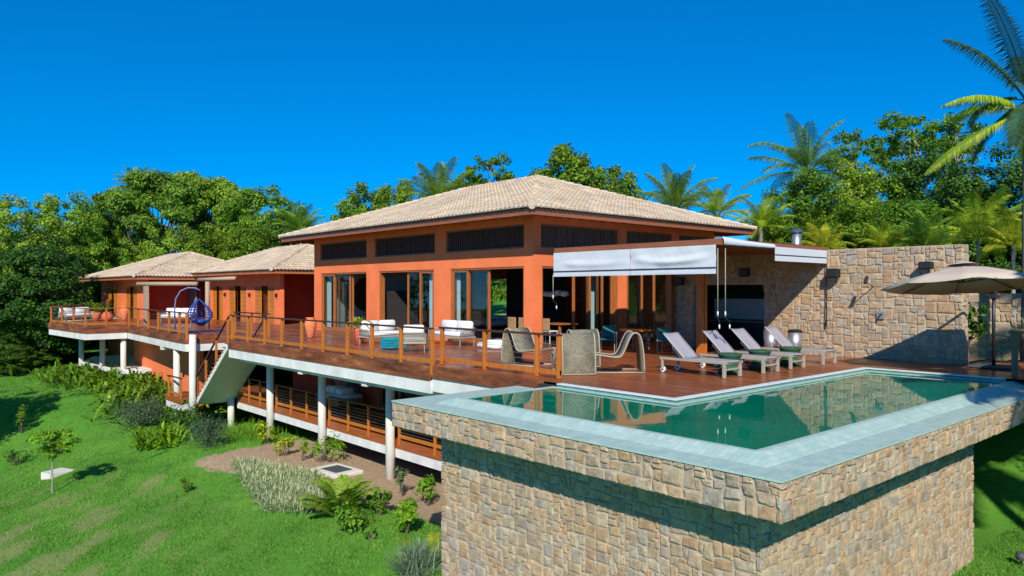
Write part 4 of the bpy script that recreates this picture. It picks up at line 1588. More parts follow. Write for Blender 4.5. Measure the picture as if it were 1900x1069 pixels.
def awning(label, y0, y1, zt, zb, x, sag=0.05, seed=1):
    t = thing('roller_awning', label, 'awning', (x, (y0 + y1) / 2, zb), 0, 'white cloth drops of the pergola')
    def sheet(za, zb_, nz, ny, amp):
        m = MB()
        vs = []
        for j in range(nz + 1):
            for i in range(ny + 1):
                s_, t_ = i / ny, j / nz
                fold = amp * (math.sin(t_ * PI) * (math.cos((s_ - .5) * PI * 1.1) * 1.4) * math.exp(-((t_ - .72 + .9 * (s_ - .5) ** 2) / .16) ** 2) * 2.2
                              + .32 * math.sin(s_ * 21 + t_ * 3 + seed) * (.6 + .4 * math.sin(s_ * 47 + t_ * 9)) + .2 * math.sin(s_ * 9 - t_ * 14 + seed) * math.sin(t_ * PI))
                vs.append((x - .02 - fold, y0 + (y1 - y0) * s_, za + (zb_ - za) * t_))
        m.add(vs, [(j * (ny + 1) + i, j * (ny + 1) + i + 1, (j + 1) * (ny + 1) + i + 1, (j + 1) * (ny + 1) + i) for j in range(nz) for i in range(ny)])
        return m
    h = zt - zb
    lit_smooth(sheet(zt, zb + .22 * h, 14, 40, sag).build('cloth', 'awning_cloth', t))
    m = MB(); m.box(x - .045, y0, zb + .20 * h, x - .005, y1, zb + .235 * h); m.build('trim', 'navy_trim', t)
    lit_smooth(sheet(zb + .205 * h, zb, 3, 30, sag * .15).build('valance', 'awning_cloth', t))
    return t
awning('long white awning drop over the dining table, nearer half right of the dark seam', -8.22, -5.323, ZA, ZB, -1.09, .028, 1)
awning('white awning drop at the house end of the pergola, left of the dark seam', -5.311, -2.13, ZA, ZB, -1.09, .016, 4)


def awning_x(label, x0, x1, zt, zb, y):
    t = thing('roller_awning', label, 'awning', ((x0 + x1) / 2, y, zb), 0, 'white cloth drops of the pergola')
    h = zt - zb
    m = MB(); m.box(x0, y - .02, zb + .47 * h, x1, y - .005, zt); m.build('cloth', 'awning_cloth', t)
    m = MB(); m.box(x0, y - .03, zb + .40 * h, x1, y - .004, zb + .465 * h); m.build('trim', 'navy_trim', t)
    m = MB(); m.box(x0, y - .02, zb, x1, y - .005, zb + .395 * h); m.build('valance', 'awning_cloth', t)
    return t
awning_x('short white awning drop with navy stripe next to the stone wall', 1.75, 4.95, 3.35, 2.94, PY0 - .02)
t = thing('roller_awning', 'rolled up white awning along the right front edge of the pergola', 'awning', (.3, PY0 - .05, 3.3), 0, 'white cloth drops of the pergola')
m = MB()
k = 16
vs = []
for i in range(k + 1):
    f_ = i / k
    x = PX0 + .08 + (1.70 - PX0 - .08) * f_
    zt_ = 3.52 - .10 * f_ - .02 * math.sin(f_ * PI)
    wv_ = .012 * math.sin(i * 2.1)
    vs += [(x, PY0 - .03, 3.29), (x, PY0 - .075 + wv_, 3.31), (x, PY0 - .07 - wv_, 3.31 + (zt_ - 3.31) * .55), (x, PY0 - .02, zt_), (x, PY0 + .25, zt_ + .03)]
m.add(vs, [(i * 5 + j, i * 5 + 5 + j, i * 5 + 6 + j, i * 5 + 1 + j) for i in range(k) for j in range(4)])
lit_smooth(m.build('folded_cloth', 'awning_cloth', t))
m = MB(); m.box(PX0 + .12, PY0 - .05, 3.28, 1.72, PY0 - .02, 3.32); m.build('bottom_bar', 'dark_metal', t)


def crank(label, x, y, zt, zb, kx=.12):
    t = thing('awning_crank', label, 'crank rod', (x, y, zb), 0, 'hanging crank rods of the awnings')
    m = MB(); m.tube([(x, y, zt), (x, y, zb + .32)], .011, 8); m.build('rod', 'beige_frame', t, True)
    m = MB(); m.tube([(x, y, zb + .26), (x + .01 * kx, y, zb + .20), (x + kx, y - kx * .3, zb + .12), (x + kx, y - kx * .3, zb + .0)], .012, 8); m.build('handle_bend', 'dark_metal', t, True)
    for zz in (zb + .26,):
        m = MB(); m.tube([(x, y, zz), (x, y, zz + .12)], .02, 8); m.build('grip', 'white_plastic', t, True)
    m = MB(); m.tube([(x + kx, y - kx * .3, zb - .08), (x + kx, y - kx * .3, zb + .03)], .02, 8); m.build('grip', 'white_plastic', t, True)
crank('thin crank rod hanging at the house end of the white awning', -1.12, -2.12, 2.6, 1.55)
crank('left rod of the crank pair hanging at the pergola corner', -1.12, -8.28, 3.2, 1.15, .05)
crank('right rod of the crank pair hanging at the pergola corner, with the longer bend', -.95, -8.40, 3.2, 1.15, .14)

fl_ = thing('chimney_flue', 'shiny steel chimney pipe with blue cap above the stone wall', 'chimney', (*at(1478, 28.6), 3.37))
fx, fy = at(1478, 28.6)
m = MB(); m.lathe([(.165, 0), (.165, .92)], (fx, fy, 3.37), 20); lit_smooth(m.build('pipe', 'steel', fl_))
m = MB(); m.lathe([(.19, .925), (.24, .95), (.24, 1.05), (.10, 1.10)], (fx, fy, 3.37), 20); m.build('cap', 'blue_cap', fl_)
m = MB(); m.box(5.5, -8.3, 3.26, 9.5, -2.0, 3.36); m.build('kitchen_roof', 'beam_wood', kt)

# wall fittings
def wall_box(name, label, cat, y, z, w_, h_, dp, mat='black_plastic', group=None):
    t = thing(name, label, cat, (WX, y, z), 0, group)
    m = MB(); m.bev(WX - dp, y - w_ / 2, z - h_ / 2, WX - .12, y + w_ / 2, z + h_ / 2, .03); m.build('housing', mat, t)
    m = MB(); m.box(WX - .125, y - .05, z - .05, WX + .01, y + .05, z + .05); m.build('bracket', 'dark_metal', t)
    m = MB(); m.box(WX - dp - .008, y - w_ * .38, z - h_ * .36, WX - dp, y + w_ * .38, z + h_ * .36); m.build('grille', 'dark_metal', t)
    return t
GS = 'black speakers on the stone wall'
wall_box('wall_speaker', 'black speaker on the sunlit stone wall beside the striped awning', 'speaker', -8.62, 2.62, .36, .30, .40, group=GS)
wall_box('wall_speaker', 'black speaker on the stone wall just above the parasol', 'speaker', -11.3, 2.80, .36, .22, .36, group=GS)
wall_box('wall_speaker', 'black speaker on the shaded stone above the kitchen opening', 'speaker', -5.5, 2.70, .34, .30, .34, group=GS)
wall_box('wall_speaker', 'black speaker on the shaded stone pier left of the kitchen', 'speaker', -2.8, 2.42, .34, .30, .34, group=GS)
t = thing('wall_lamp', 'small dark spot lamp on a thin arm sticking out of the sunlit stone wall', 'lamp', (WX, -9.75, 2.2))
m = MB(); m.tube([(WX, -9.75, 2.2), (WX - .7, -9.8, 2.33)], .014, 8); m.build('arm', 'dark_metal', t)
m = MB(); m.tube([(WX - .72, -9.8, 2.30), (WX - .60, -9.8, 2.50)], [.06, .045], 12); m.build('lamp_head', 'dark_metal', t)
t = thing('wall_tap', 'small black tap on a square plate low on the sunlit stone wall', 'tap', (WX, -9.97, 1.33))
m = MB(); m.box(WX - .07, -10.08, 1.22, WX - .03, -9.86, 1.44); m.build('plate', 'grey_wall', t)
m = MB(); m.tube([(WX - .06, -10.0, 1.36), (WX - .16, -10.0, 1.36), (WX - .18, -10.0, 1.28)], .025, 8); m.build('spout', 'black_plastic', t)
t = thing('drain_pipe', 'thin dark pipe running down the sunlit stone wall below the striped awning', 'pipe', (WX, -8.33, 1))
m = MB(); m.tube([(WX - .1, -8.33, 3.0), (WX - .1, -8.33, 1.15)], .018, 8); m.build('tube', 'dark_metal', t)
m = MB(); m.tube([(WX - .1, -8.33, 1.15), (WX - .1, -8.33, .93)], .026, 8); m.build('grip', 'black_plastic', t)

# second stone wall further right
s2 = thing('stone_wall', 'shaded bluish rubble stone wall behind the parasol pole', 'wall', (9, -13, 0))
mb = MB()
stone_panel(mb, (9.2, -9.5, -.2), (.06, -1, 0), (-1, 0, 0), 9.0, 2.2, cell=0.16, seed=23, relief=0.04)
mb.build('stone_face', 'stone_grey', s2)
mb = MB(); mb.add([(9.21, -9.5, -.6), (9.76, -18.5, -.6), (10.2, -18.5, -.6), (9.6, -9.5, -.6), (9.21, -9.5, 1.98), (9.76, -18.5, 1.98), (10.2, -18.5, 1.98), (9.6, -9.5, 1.98)],
                  [(0, 1, 5, 4), (1, 2, 6, 5), (2, 3, 7, 6), (3, 0, 4, 7), (4, 5, 6, 7)]); mb.build('wall_core', 'mortar', s2)
#SPLIT#
# ============================================================ DECK FURNITURE
def empty_at(name, label, cat, x, y, z=0.0, rz=0.0, group=None):
    return thing(name, label, cat, (x, y, z), rz, group)


# sun loungers: local x across, y along, head at +y
def make_lounger(label, x, y, rz):
    t = thing('sun_lounger', label, 'sun lounger', (x, y, 0.004), rz, 'grey sun loungers by the pool')
    b = dict(world=False)
    W_, L_ = .66, 1.96
    for sx in (-1, 1):
        m = MB(); m.bar((sx * W_ / 2, 0, .36), (sx * W_ / 2, L_, .36), .045, .06); m.build('side_rail', 'beige_frame', t, **b)
        m = MB(); m.bev(sx * W_ / 2 - .035, .03, 0, sx * W_ / 2 + .035, .11, .33, .008); m.build('leg', 'beige_frame', t, **b)
        m = MB(); m.bev(sx * W_ / 2 - .025, L_ - .10, .07, sx * W_ / 2 + .025, L_ - .04, .33, .006); lg = m.build('leg', 'beige_frame', t, **b)
        m = MB(); m.tube([(sx * W_ / 2 - sx * .03 - .02, L_ - .07, .075), (sx * W_ / 2 - sx * .03 + .02, L_ - .07, .075)], .075, 16); wh = m.build('wheel', 'white_plastic', t, **b)
        m = MB(); m.tube([(sx * W_ / 2 - sx * .03 - .023, L_ - .07, .075), (sx * W_ / 2 - sx * .03 + .023, L_ - .07, .075)], .03, 12); m.build('hub', 'black_plastic', wh, **b)
    m = MB(); m.bar((-W_ / 2 + .02, .07, .36), (W_ / 2 - .02, .07, .36), .05, .06); m.build('end_rail', 'beige_frame', t, **b)
    m = MB(); m.bar((-W_ / 2 + .03, .07, .20), (W_ / 2 - .03, .07, .20), .04, .04); m.build('cross_bar', 'beige_frame', t, **b)
    m = MB()
    vs = []
    for i in range(7):
        yy = .02 + 1.22 * i / 6
        for j in range(7):
            xx = -W_ / 2 + .02 + (W_ - .04) * j / 6
            vs.append((xx, yy, .40 - .018 * math.sin(PI * j / 6)))
    m.add(vs, [(i * 7 + j, i * 7 + j + 1, (i + 1) * 7 + j + 1, (i + 1) * 7 + j) for i in range(6) for j in range(6)])
    o = lit_smooth(m.build('sling_seat', 'sling_grey', t, **b))
    o.modifiers.new('s', 'SOLIDIFY').thickness = .02
    m = MB()
    vs = []
    a = math.radians(43)
    for i in range(7):
        q = .88 * i / 6
        for j in range(7):
            xx = -W_ / 2 + .02 + (W_ - .04) * j / 6
            dd = -.02 * math.sin(PI * j / 6)
            vs.append((xx, 1.24 + q * math.cos(a) - dd * math.sin(a), .40 + q * math.sin(a) + dd * math.cos(a)))
    m.add(vs, [(i * 7 + j, i * 7 + j + 1, (i + 1) * 7 + j + 1, (i + 1) * 7 + j) for i in range(6) for j in range(6)])
    bk = lit_smooth(m.build('sling_back', 'sling_grey', t, **b))
    bk.modifiers.new('s', 'SOLIDIFY').thickness = .025
    m = MB()
    for sx in (-1, 1):
        m.tube([(sx * W_ * .40, 1.30, .34), (sx * W_ * .40, 1.62, .40 + .36 * math.tan(a) * .72)], .014, 6)
    m.tube([(-W_ * .4, 1.32, .345), (W_ * .4, 1.32, .345)], .014, 6)
    m.build('back_support', 'beige_frame', t, **b)
    return t


LN = [('grey sling sun lounger nearest the camera, its wheels beside the rattan chair', -2.45, -9.6, -.02), ('second sun lounger from the camera with a blue scrawl mark on its backrest', -.85, -9.7, -.03),
      ('third sun lounger from the camera, between the second and third green stools', .62, -9.65, -.03), ('farthest sun lounger from the camera, next to the stone wall and bins', 2.35, -9.7, -.03)]
L0 = None
for i, (lb, x, y, r) in enumerate(LN):
    if L0 is None:
        L0 = make_lounger(lb, x, y, r)
    else:
        q = clone(L0, (x, y, .004), r, lb)
        if i == 1:
            m = MB()
            a = math.radians(43)
            for pts in ([(-.16, .74), (-.08, .80), (-.02, .74), (-.06, .62), (.0, .54)], [(.02, .70), (.08, .58), (.16, .42), (.14, .36)]):
                m.tube([(p[0], 1.24 + p[1] * math.cos(a) - .03 * math.sin(a), .40 + p[1] * math.sin(a) + .03 * math.cos(a)) for p in pts], .010, 5)
            m.build('blue_mark', 'blue_weave', q, world=False)

ST = [('green woven hourglass stool between the two loungers nearest the camera', -1.62, -8.95), ('green woven hourglass stool between the second and third loungers', -.1, -8.9), ('green woven hourglass stool between the third and the farthest lounger', 1.45, -8.95)]
s0 = None
for lb, x, y in ST:
    if s0 is None:
        s0 = thing('woven_stool', lb, 'stool', (x, y, .004), 0, 'green hourglass stools between the loungers')
        m = MB(); m.lathe([(.27, 0), (.29, .03), (.25, .14), (.17, .235)], (0, 0, 0), 22); lit_smooth(m.build('lower_basket', 'green_weave', s0, world=False))
        m = MB(); m.lathe([(.17, .236), (.24, .34), (.30, .455), (.31, .475), (.29, .48)], (0, 0, 0), 22); lit_smooth(m.build('upper_basket', 'green_weave', s0, world=False))
        m = MB(); m.lathe([(.285, .481), (.285, .495)], (0, 0, 0), 22); m.build('tray_top', 'green_weave', s0, world=False)
    else:
        clone(s0, (x, y, .004), 0, lb)

# bins
b0 = thing('waste_bin', 'steel pedal bin without visible black rim, in shade at the kitchen opening', 'bin', (4.35, -6.75, .005), 0, 'steel bins by the stone wall')
m = MB(); m.lathe([(.21, 0.02), (.23, .72)], (0, 0, 0), 22); lit_smooth(m.build('body', 'steel', b0, world=False))
m = MB(); m.lathe([(.235, .721), (.235, .75), (.18, .80), (.03, .82)], (0, 0, 0), 22); m.build('lid', 'steel', b0, world=False)
m = MB(); m.lathe([(.22, 0.0), (.22, .02)], (0, 0, 0), 22); m.build('foot', 'black_plastic', b0, world=False)
b1 = clone(b0, (4.62, -7.45, .005), 0, 'steel pedal bin with black lid against the sunlit stone wall')
for ch in b1.children:
    if ch.name.startswith('lid'):
        ch.data = ch.data.copy(); ch.data.materials[0] = MATS['black_plastic']


# rattan ribbon chairs; profile runs along +y (front at y=0, back at y=1)
def ribbon(pts, w_, th=.02):
    m = MB()
    n = len(pts)
    vs = []
    for (y, z) in pts:
        vs += [(-w_ / 2, y, z), (w_ / 2, y, z)]
    m.add(vs, [(2 * i, 2 * i + 1, 2 * i + 3, 2 * i + 2) for i in range(n - 1)])
    return m


def smoothpts(ctrl, n=6):
    P_ = [Vector((0, a, b)) for a, b in ctrl]
    out = []
    for i in range(len(P_) - 1):
        p0 = P_[max(i - 1, 0)]; p1 = P_[i]; p2 = P_[i + 1]; p3 = P_[min(i + 2, len(P_) - 1)]
        for k in range(n):
            t = k / n
            q = 0.5 * ((2 * p1) + (-p0 + p2) * t + (2 * p0 - 5 * p1 + 4 * p2 - p3) * t * t + (-p0 + 3 * p1 - 3 * p2 + p3) * t ** 3)
            out.append((q.y, q.z))
    out.append((P_[-1].y, P_[-1].z))
    return out


RC = [('rattan ribbon chair seen from the side, nearest the loungers', -3.55, -6.85, math.radians(230)), ('rattan ribbon chair showing its flat back panel right beside the end of the railing', -4.5, -6.23, math.radians(148)),
      ('dark rattan ribbon chair behind the short railing, leftmost of the rattan chairs', -4.05, -4.1, .1), ('rattan ribbon chair partly hidden behind the flat-backed rattan chair', -3.2, -5.1, math.radians(160))]
r0 = None
for lb, x, y, rz in RC:
    if r0 is None:
        r0 = thing('rattan_chair', lb, 'chair', (x, y, .004), rz, 'rattan ribbon chairs on the deck')
        W_ = .72
        seat = smoothpts([(-.52, .40), (-.45, .41), (-.2, .37), (.0, .36), (.10, .44), (.22, .72), (.30, .86), (.37, .90)])
        back = smoothpts([(.37, .90), (.46, .86), (.52, .70), (.56, .40), (.58, .02)])
        for pts, nm in ((seat, 'woven_seat'), (back, 'woven_back')):
            o = lit_smooth(ribbon(pts, W_).build(nm, 'rattan', r0, world=False))
            o.modifiers.new('s', 'SOLIDIFY').thickness = .022
        for sx in (-1, 1):
            m = MB()
            xx = sx * (W_ / 2 + .005)
            m.tube([(xx, -.50, .015), (xx, -.54, .38)] + [(xx, a, b) for a, b in seat[1::2]] + [(xx, a, b) for a, b in back[::2]] + [(xx, .58, .015), (xx, -.50, .015)], .017, 7)
            m.build('side_frame', 'beige_frame', r0, True, world=False)
        m = MB(); m.tube([(-W_ / 2, .57, .02), (W_ / 2, .57, .02)], .016, 6); m.tube([(-W_ / 2, -.5, .02), (W_ / 2, -.5, .02)], .016, 6); m.build('floor_bar', 'beige_frame', r0, world=False); r0.scale = (1.13,) * 3
    else:
        clone(r0, (x, y, .004), rz, lb, 1.13)

# dining set under the pergola
t = thing('dining_table', 'round orange-brown wooden table under the pergola between teal chairs', 'table', (1.7, -3.3, .004))
m = MB(); m.lathe([(.0, .70), (.55, .70), (.58, .72), (.58, .74), (.56, .75), (0, .75)], (1.7, -3.3, .004), 28); m.build('tabletop', 'shutter_wood', t)
for k in range(4):
    a = PI / 4 + k * PI / 2
    m = MB(); m.tube([(1.7 + .38 * math.cos(a), -3.3 + .38 * math.sin(a), .704), (1.7 + .42 * math.cos(a), -3.3 + .42 * math.sin(a), .004)], .025, 8); m.build('leg', 'door_wood', t)
c0 = None
for lb, x, y, rz in (('teal seated armchair with pale frame left of the round table', 1.15, -2.5, -1.0), ('teal backed armchair with pale frame right of the round table, behind the nearest lounger', 2.0, -4.35, 1.9), ('teal armchair on the far side of the round table', 2.65, -2.75, 3.6)):
    if c0 is None:
        c0 = thing('armchair', lb, 'chair', (x, y, .004), rz, 'teal armchairs around the round table')
        for sx in (-1, 1):
            for sy in (-1, 1):
                m = MB(); m.tube([(sx * .26, sy * .25, 0), (sx * .26, sy * .25, .64 if sy < 0 else .66)], .015, 8); m.build('leg', 'beige_frame', c0, world=False)
            m = MB(); m.tube([(sx * .26, -.25, .64), (sx * .26, .27, .66)], .016, 8); m.build('armrest', 'beige_frame', c0, world=False)
            m = MB(); m.tube([(sx * .26, -.25, .38), (sx * .26, .25, .38)], .013, 8); m.build('side_bar', 'beige_frame', c0, world=False)
        m = MB(); m.bev(-.25, -.26, .39, .25, .26, .44, .015); m.build('seat', 'teal_seat', c0, world=False)
        m = MB()
        m.add([(-.25, .25, .46), (.25, .25, .46), (.22, .34, .86), (-.22, .34, .86), (-.25, .27, .46), (.25, .27, .46), (.22, .36, .86), (-.22, .36, .86)], [(0, 1, 2, 3), (7, 6, 5, 4), (0, 4, 5, 1), (1, 5, 6, 2), (2, 6, 7, 3), (3, 7, 4, 0)])
        m.build('backrest', 'teal_seat', c0, world=False)
    else:
        clone(c0, (x, y, .004), rz, lb)

# sitting area
def cushion(par, x0, y0, z0, x1, y1, z1, mat='cushion_white', nm='cushion'):
    m = MB(); m.bev(x0, y0, z0, x1, y1, z1, min(.05, (z1 - z0) * .35))
    return lit_smooth(m.build(nm, mat, par, world=False))


def rope_seat(name, label, x, y, rz, w_, group=None, extra=True, dark='beige_frame'):
    t = thing(name, label, 'sofa' if w_ > 1.1 else 'armchair', (x, y, .004), rz, group)
    h = w_ / 2
    for sx in (-1, 1):
        for sy in (-.32, .34):
            m = MB(); m.tube([(sx * (h - .06), sy, 0), (sx * (h - .06), sy, .30)], .018, 8); m.build('leg', dark, t, world=False)
    m = MB(); m.bev(-h, -.38, .28, h, .40, .34, .015); m.build('seat_frame', dark, t, world=False)
    rail = [(-h, -.36, .34), (-h - .02, -.36, .58), (-h, .30, .60), (-h + .1, .42, .66), (h - .1, .42, .66), (h, .30, .60), (h + .02, -.36, .58), (h, -.36, .34)]
    m = MB(); m.tube(rail, .018, 8); m.build('arm_rail', dark, t, True, world=False)
    m = MB()
    pts = []
    for (a, b) in zip(rail[1:-2], rail[2:-1]):
        k = max(2, int((Vector(b) - Vector(a)).length / .055))
        for i in range(k):
            pts.append(Vector(a).lerp(Vector(b), i / k))
    for i, p in enumerate(pts):
        q = pts[(i + 2) % len(pts)] if i + 2 < len(pts) else p
        m.tube([p, (q.x * .98, min(q.y, .38), .34)], .008, 4)
        q = pts[i - 2] if i >= 2 else p
        m.tube([p, (q.x * .98, min(q.y, .38), .34)], .008, 4)
    m.build('rope_weave', 'grey_weave' if extra else 'beige_frame', t, world=False)
    cushion(t, -h + .04, -.36, .345, h - .04, .34, .50, nm='seat_cushion')
    n_ = 2 if w_ > 1.1 else 1
    for i in range(n_):
        x0 = -h + .06 + (w_ - .12) * i / n_; x1 = -h + .06 + (w_ - .12) * (i + 1) / n_
        cushion(t, x0 + .01, .18, .505, x1 - .01, .36, .92, nm='back_cushion')
    return t
rope_seat('outdoor_sofa', 'white cushioned outdoor sofa at the far end of the sitting area beside the red planter', -3.0, 5.3, PI * 0.02, 1.7)
rope_seat('rope_armchair', 'round-backed armchair of grey rope with white cushion, its back to the railing', -3.95, 1.75, PI * .80, .86, extra=False)
rope_seat('outdoor_sofa', 'white cushioned outdoor sofa against the orange pillar', -1.1, 3.4, -PI / 2, 2.0)
t = thing('woven_pouf', 'turquoise woven pouf between the sofa and the rope armchair', 'pouf', (-3.85, 3.2, .004))
m = MB(); m.bev(-.36, -.28, 0.01, .36, .28, .40, .05); m.build('body', 'teal_weave', t, world=False)
m = MB()
for k in range(6):
    zz = .05 + .06 * k
    m.tube([(-.365, -.285, zz), (.365, -.285, zz), (.365, .285, zz), (-.365, .285, zz), (-.365, -.285, zz)], .014, 5)
m.build('woven_bands', 'teal_weave', t, world=False)
t = thing('side_stool', 'tapered dark grey stool beside the white sofa', 'stool', (-2.5, 4.1, .004))
m = MB(); m.lathe([(.16, 0), (.20, .25), (.24, .5), (.25, .54)], (0, 0, 0), 18); lit_smooth(m.build('body', 'grey_weave', t, world=False))
m = MB(); m.lathe([(.26, .541), (.26, .57)], (0, 0, 0), 18); m.build('top', 'dark_metal', t, world=False)


def potted(label, x, y, pot_mat, ph, pr, mat, fr, fh, seed, z=.004, leaf=.22, cat='potted plant'):
    t = thing('potted_plant', label, cat, (x, y, z))
    m = MB(); m.lathe([(pr * .8, 0), (pr, ph * .9), (pr * 1.04, ph), (pr * .9, ph)], (0, 0, 0), 18); lit_smooth(m.build('pot', pot_mat, t, world=False))
    rg = np.random.default_rng(seed)
    n_ = 46
    V = []
    for i in range(n_):
        az = rg.uniform(0, 2 * PI); e = rg.uniform(.5, 1.45); L_ = fh * rg.uniform(.7, 1.1)
        dr = np.array([math.cos(az) * math.cos(e), math.sin(az) * math.cos(e), math.sin(e)])
        sd = np.array([-math.sin(az), math.cos(az), 0]) * leaf * .22
        p0 = np.array([0, 0, ph]); p1 = p0 + dr * L_ * .6; p2 = p1 + (dr * .6 + np.array([math.cos(az) * .5, math.sin(az) * .5, -.5])) * L_ * .45
        V += [p0 - sd * .3, p0 + sd * .3, p1 + sd, p1 - sd, p1 - sd, p1 + sd, p2 + sd * .1, p2 - sd * .1]
    me = mesh_np('foliage', np.array(V), np.arange(len(V)).reshape(-1, 4)); obj('foliage', me, mat, t)
    return t
potted('tall plant in a bright red pot beside the white sofa', -3.75, 5.75, 'red_pot', .62, .19, 'leaf_lime', .4, .75, 3)
t = thing('clay_urn', 'tall terracotta urn at the left corner of the main house', 'urn', (-.55, 17.4, .004))
URN = [(.14, 0), (.17, .05), (.27, .45), (.31, .72), (.25, .92), (.20, .98), (.25, 1.03), (.24, 1.05), (.17, 1.0)]
m = MB(); m.lathe(URN, (0, 0, 0), 22); lit_smooth(m.build('body', 'terracotta', t, world=False))
t.location = (-3.3, 10.7, .004)
t.scale = (.85, .85, .85)
t2 = clone(t, (-4.3, 36.6, .004), 0, 'terracotta urn in front of the far guest house wall', .92)
t3 = thing('red_vase', 'low dark red round pot left of the terracotta urn on the far terrace', 'pot', (-5.6, 35.6, .004))
m = MB(); m.lathe([(.22, 0), (.36, .22), (.34, .45), (.22, .58), (.24, .62), (.18, .6)], (0, 0, 0), 20); lit_smooth(m.build('body', 'red_pot', t3, world=False))
potted('leafy plant in a terracotta pot at the far terrace corner', -6.0, 36.8, 'terracotta', .55, .3, 'leaf_bright', .6, 1.1, 8)
rope_seat('outdoor_sofa', 'white outdoor sofa with leaf patterned cushion at the far left end of the terrace', -7.0, 37.4, PI * .15, 2.3, extra=False)
rope_seat('outdoor_sofa', 'white and teal outdoor sofa in the shaded verandah beside the hanging chair', -2.6, 30.6, -PI * .28, 2.2, extra=False)

# hanging egg chair
ec = thing('hanging_chair', 'blue woven hanging egg chair on a curved lilac stand', 'hanging chair', (-5.75, 18.6, .004), -.6)
ec.scale = (1.0, 1.0, .95)
m = MB()
arc = [(-.75, 0, .03), (-.78, 0, 1.2), (-.72, 0, 1.75), (-.5, 0, 2.15), (-.15, 0, 2.32), (.22, 0, 2.3), (.42, 0, 2.18)]
m.tube(arc, .035, 10); m.build('stand_pole', 'lilac_metal', ec, True, world=False)
m = MB(); m.lathe([(.62, 0), (.62, .03), (.55, .05)], (-.25, 0, 0), 24); m.build('stand_base', 'dark_metal', ec, world=False)
m = MB(); m.tube([(.42, 0, 2.18), (.42, 0, 1.72)], .012, 6); m.build('chain', 'dark_metal', ec, world=False)
m = MB()
R1, R2 = 10, 14
for i in range(1, R1):
    ph_ = PI * i / R1
    pts = []
    for k in range(R2 + 1):
        a = math.radians(40) + (2 * PI - math.radians(80)) * k / R2
        r_ = math.sin(ph_) ** .8 * (.56 - .12 * math.cos(ph_))
        pts.append((.42 + .14 * (ph_ / PI - .5) + r_ * math.cos(a - PI / 2 + .5), r_ * math.sin(a - PI / 2 + .5), 1.72 - 1.38 * i / R1))
    m.tube(pts, .020, 4)
for k in range(R2 + 1):
    a = math.radians(40) + (2 * PI - math.radians(80)) * k / R2
    pts = []
    for i in range(R1 + 1):
        ph_ = PI * i / R1
        r_ = max(0.02, math.sin(ph_)) ** .8 * (.56 - .12 * math.cos(ph_))
        pts.append((.42 + .14 * (ph_ / PI - .5) + r_ * math.cos(a - PI / 2 + .5), r_ * math.sin(a - PI / 2 + .5), 1.72 - 1.38 * i / R1))
    m.tube(pts, .018 if k not in (0, R2) else .035, 4)
m.build('woven_shell', 'blue_weave', ec, world=False)
m = MB(); m.lathe([(.05, .42), (.34, .5), (.36, .62), (.1, .68)], (.42, 0, 0), 16); lit_smooth(m.build('cushion', 'blue_weave', ec, world=False))
t = thing('rug', 'dark purple rug under the hanging chair', 'rug', (-5.3, 18.9, .004))
m = MB(); m.box(-1.1, -1.0, 0, 1.2, 1.0, .012); m.build('pile', 'dark_rug', t, world=False)
m = MB(); m.box(-1.16, -1.06, 0, 1.26, 1.06, .006); m.build('border', 'blue_weave', t, world=False)

# things seen inside the rooms
t = thing('wall_decoration', 'dark brown woven disc hanging on the pale wall inside the left sliding door', 'wall hanging', (7.17, 14.6, 2.0))
m = MB()
m.lathe([(.02, .0), (.85, .02), (.95, .03), (.95, .05), (.02, .07)], (0, 0, 0), 30)
m.v = [(-z, y, x) for x, y, z in m.v]
m.build('disc', 'brown_wicker', t, world=False)
m = MB()
rgd = random.Random(4)
for k in range(46):
    a = -2.2 + 1.3 * k / 45 - .3
    m.bar((-.05, math.cos(a) * .2, math.sin(a) * .8), (-.05, math.cos(a) * .35 + rgd.uniform(-.05, .05), math.sin(a) * .8 - .45 - rgd.random() * .2), .03, .015)
m.build('fringe', 'brown_wicker', t, world=False)
t.location = (2.95, 16.53, 1.85)
t.rotation_euler = (0, 0, PI / 2)
t = thing('pendant_lamp', 'pendant lamp of pale shell discs above the dining table inside', 'lamp', (2.9, 2.3, 1.95))
for k in range(7):
    m = MB(); m.lathe([(.02, -.12), (.16, -.09), (.20, 0), (.15, .08), (.02, .11)], (0, -1.0 + .33 * k, .04 * math.sin(k * 2)), 12); m.build('shell_shade', 'shell_white', t, True, world=False)
m = MB(); m.tube([(0, 0, .08), (0, 0, 1.45)], .008, 5); m.build('cord', 'dark_metal', t, world=False)
t = thing('dining_table', 'long indoor dining table behind the right sliding door', 'table', (2.9, 2.3, .014))
m = MB(); m.bev(-.5, -1.3, .70, .5, 1.3, .75, .015); m.build('tabletop', 'door_wood', t, world=False)
for sx in (-.4, .4):
    for sy in (-1.15, 1.15):
        m = MB(); m.box(sx - .04, sy - .04, 0, sx + .04, sy + .04, .70); m.build('leg', 'door_wood', t, world=False)
d0 = None
for i, (lb, x, y) in enumerate((('tan backed indoor dining chair nearest the open door jamb', 2.1, 3.25), ('tan backed indoor dining chair second from the open door jamb', 2.1, 2.6), ('tan backed indoor dining chair third from the open door jamb', 2.1, 1.95), ('tan backed indoor dining chair seen beside the orange corner pillar', 2.1, 1.3))):
    if d0 is None:
        d0 = thing('dining_chair', lb, 'chair', (x, y, .014), 0, 'tan dining chairs inside')
        for sx in (-.2, .2):
            for sy in (-.2, .2):
                m = MB(); m.tube([(sx, sy, 0), (sx, sy, .44)], .018, 6); m.build('leg', 'shell_white', d0, world=False)
        m = MB(); m.bev(-.24, -.24, .44, .24, .24, .50, .02); m.build('seat', 'shell_white', d0, world=False)
        m = MB(); m.bev(-.27, -.24, .50, -.23, .24, .98, .015); m.build('backrest', 'tan_leather', d0, world=False)
    else:
        clone(d0, (x, y, .014), 0, lb)
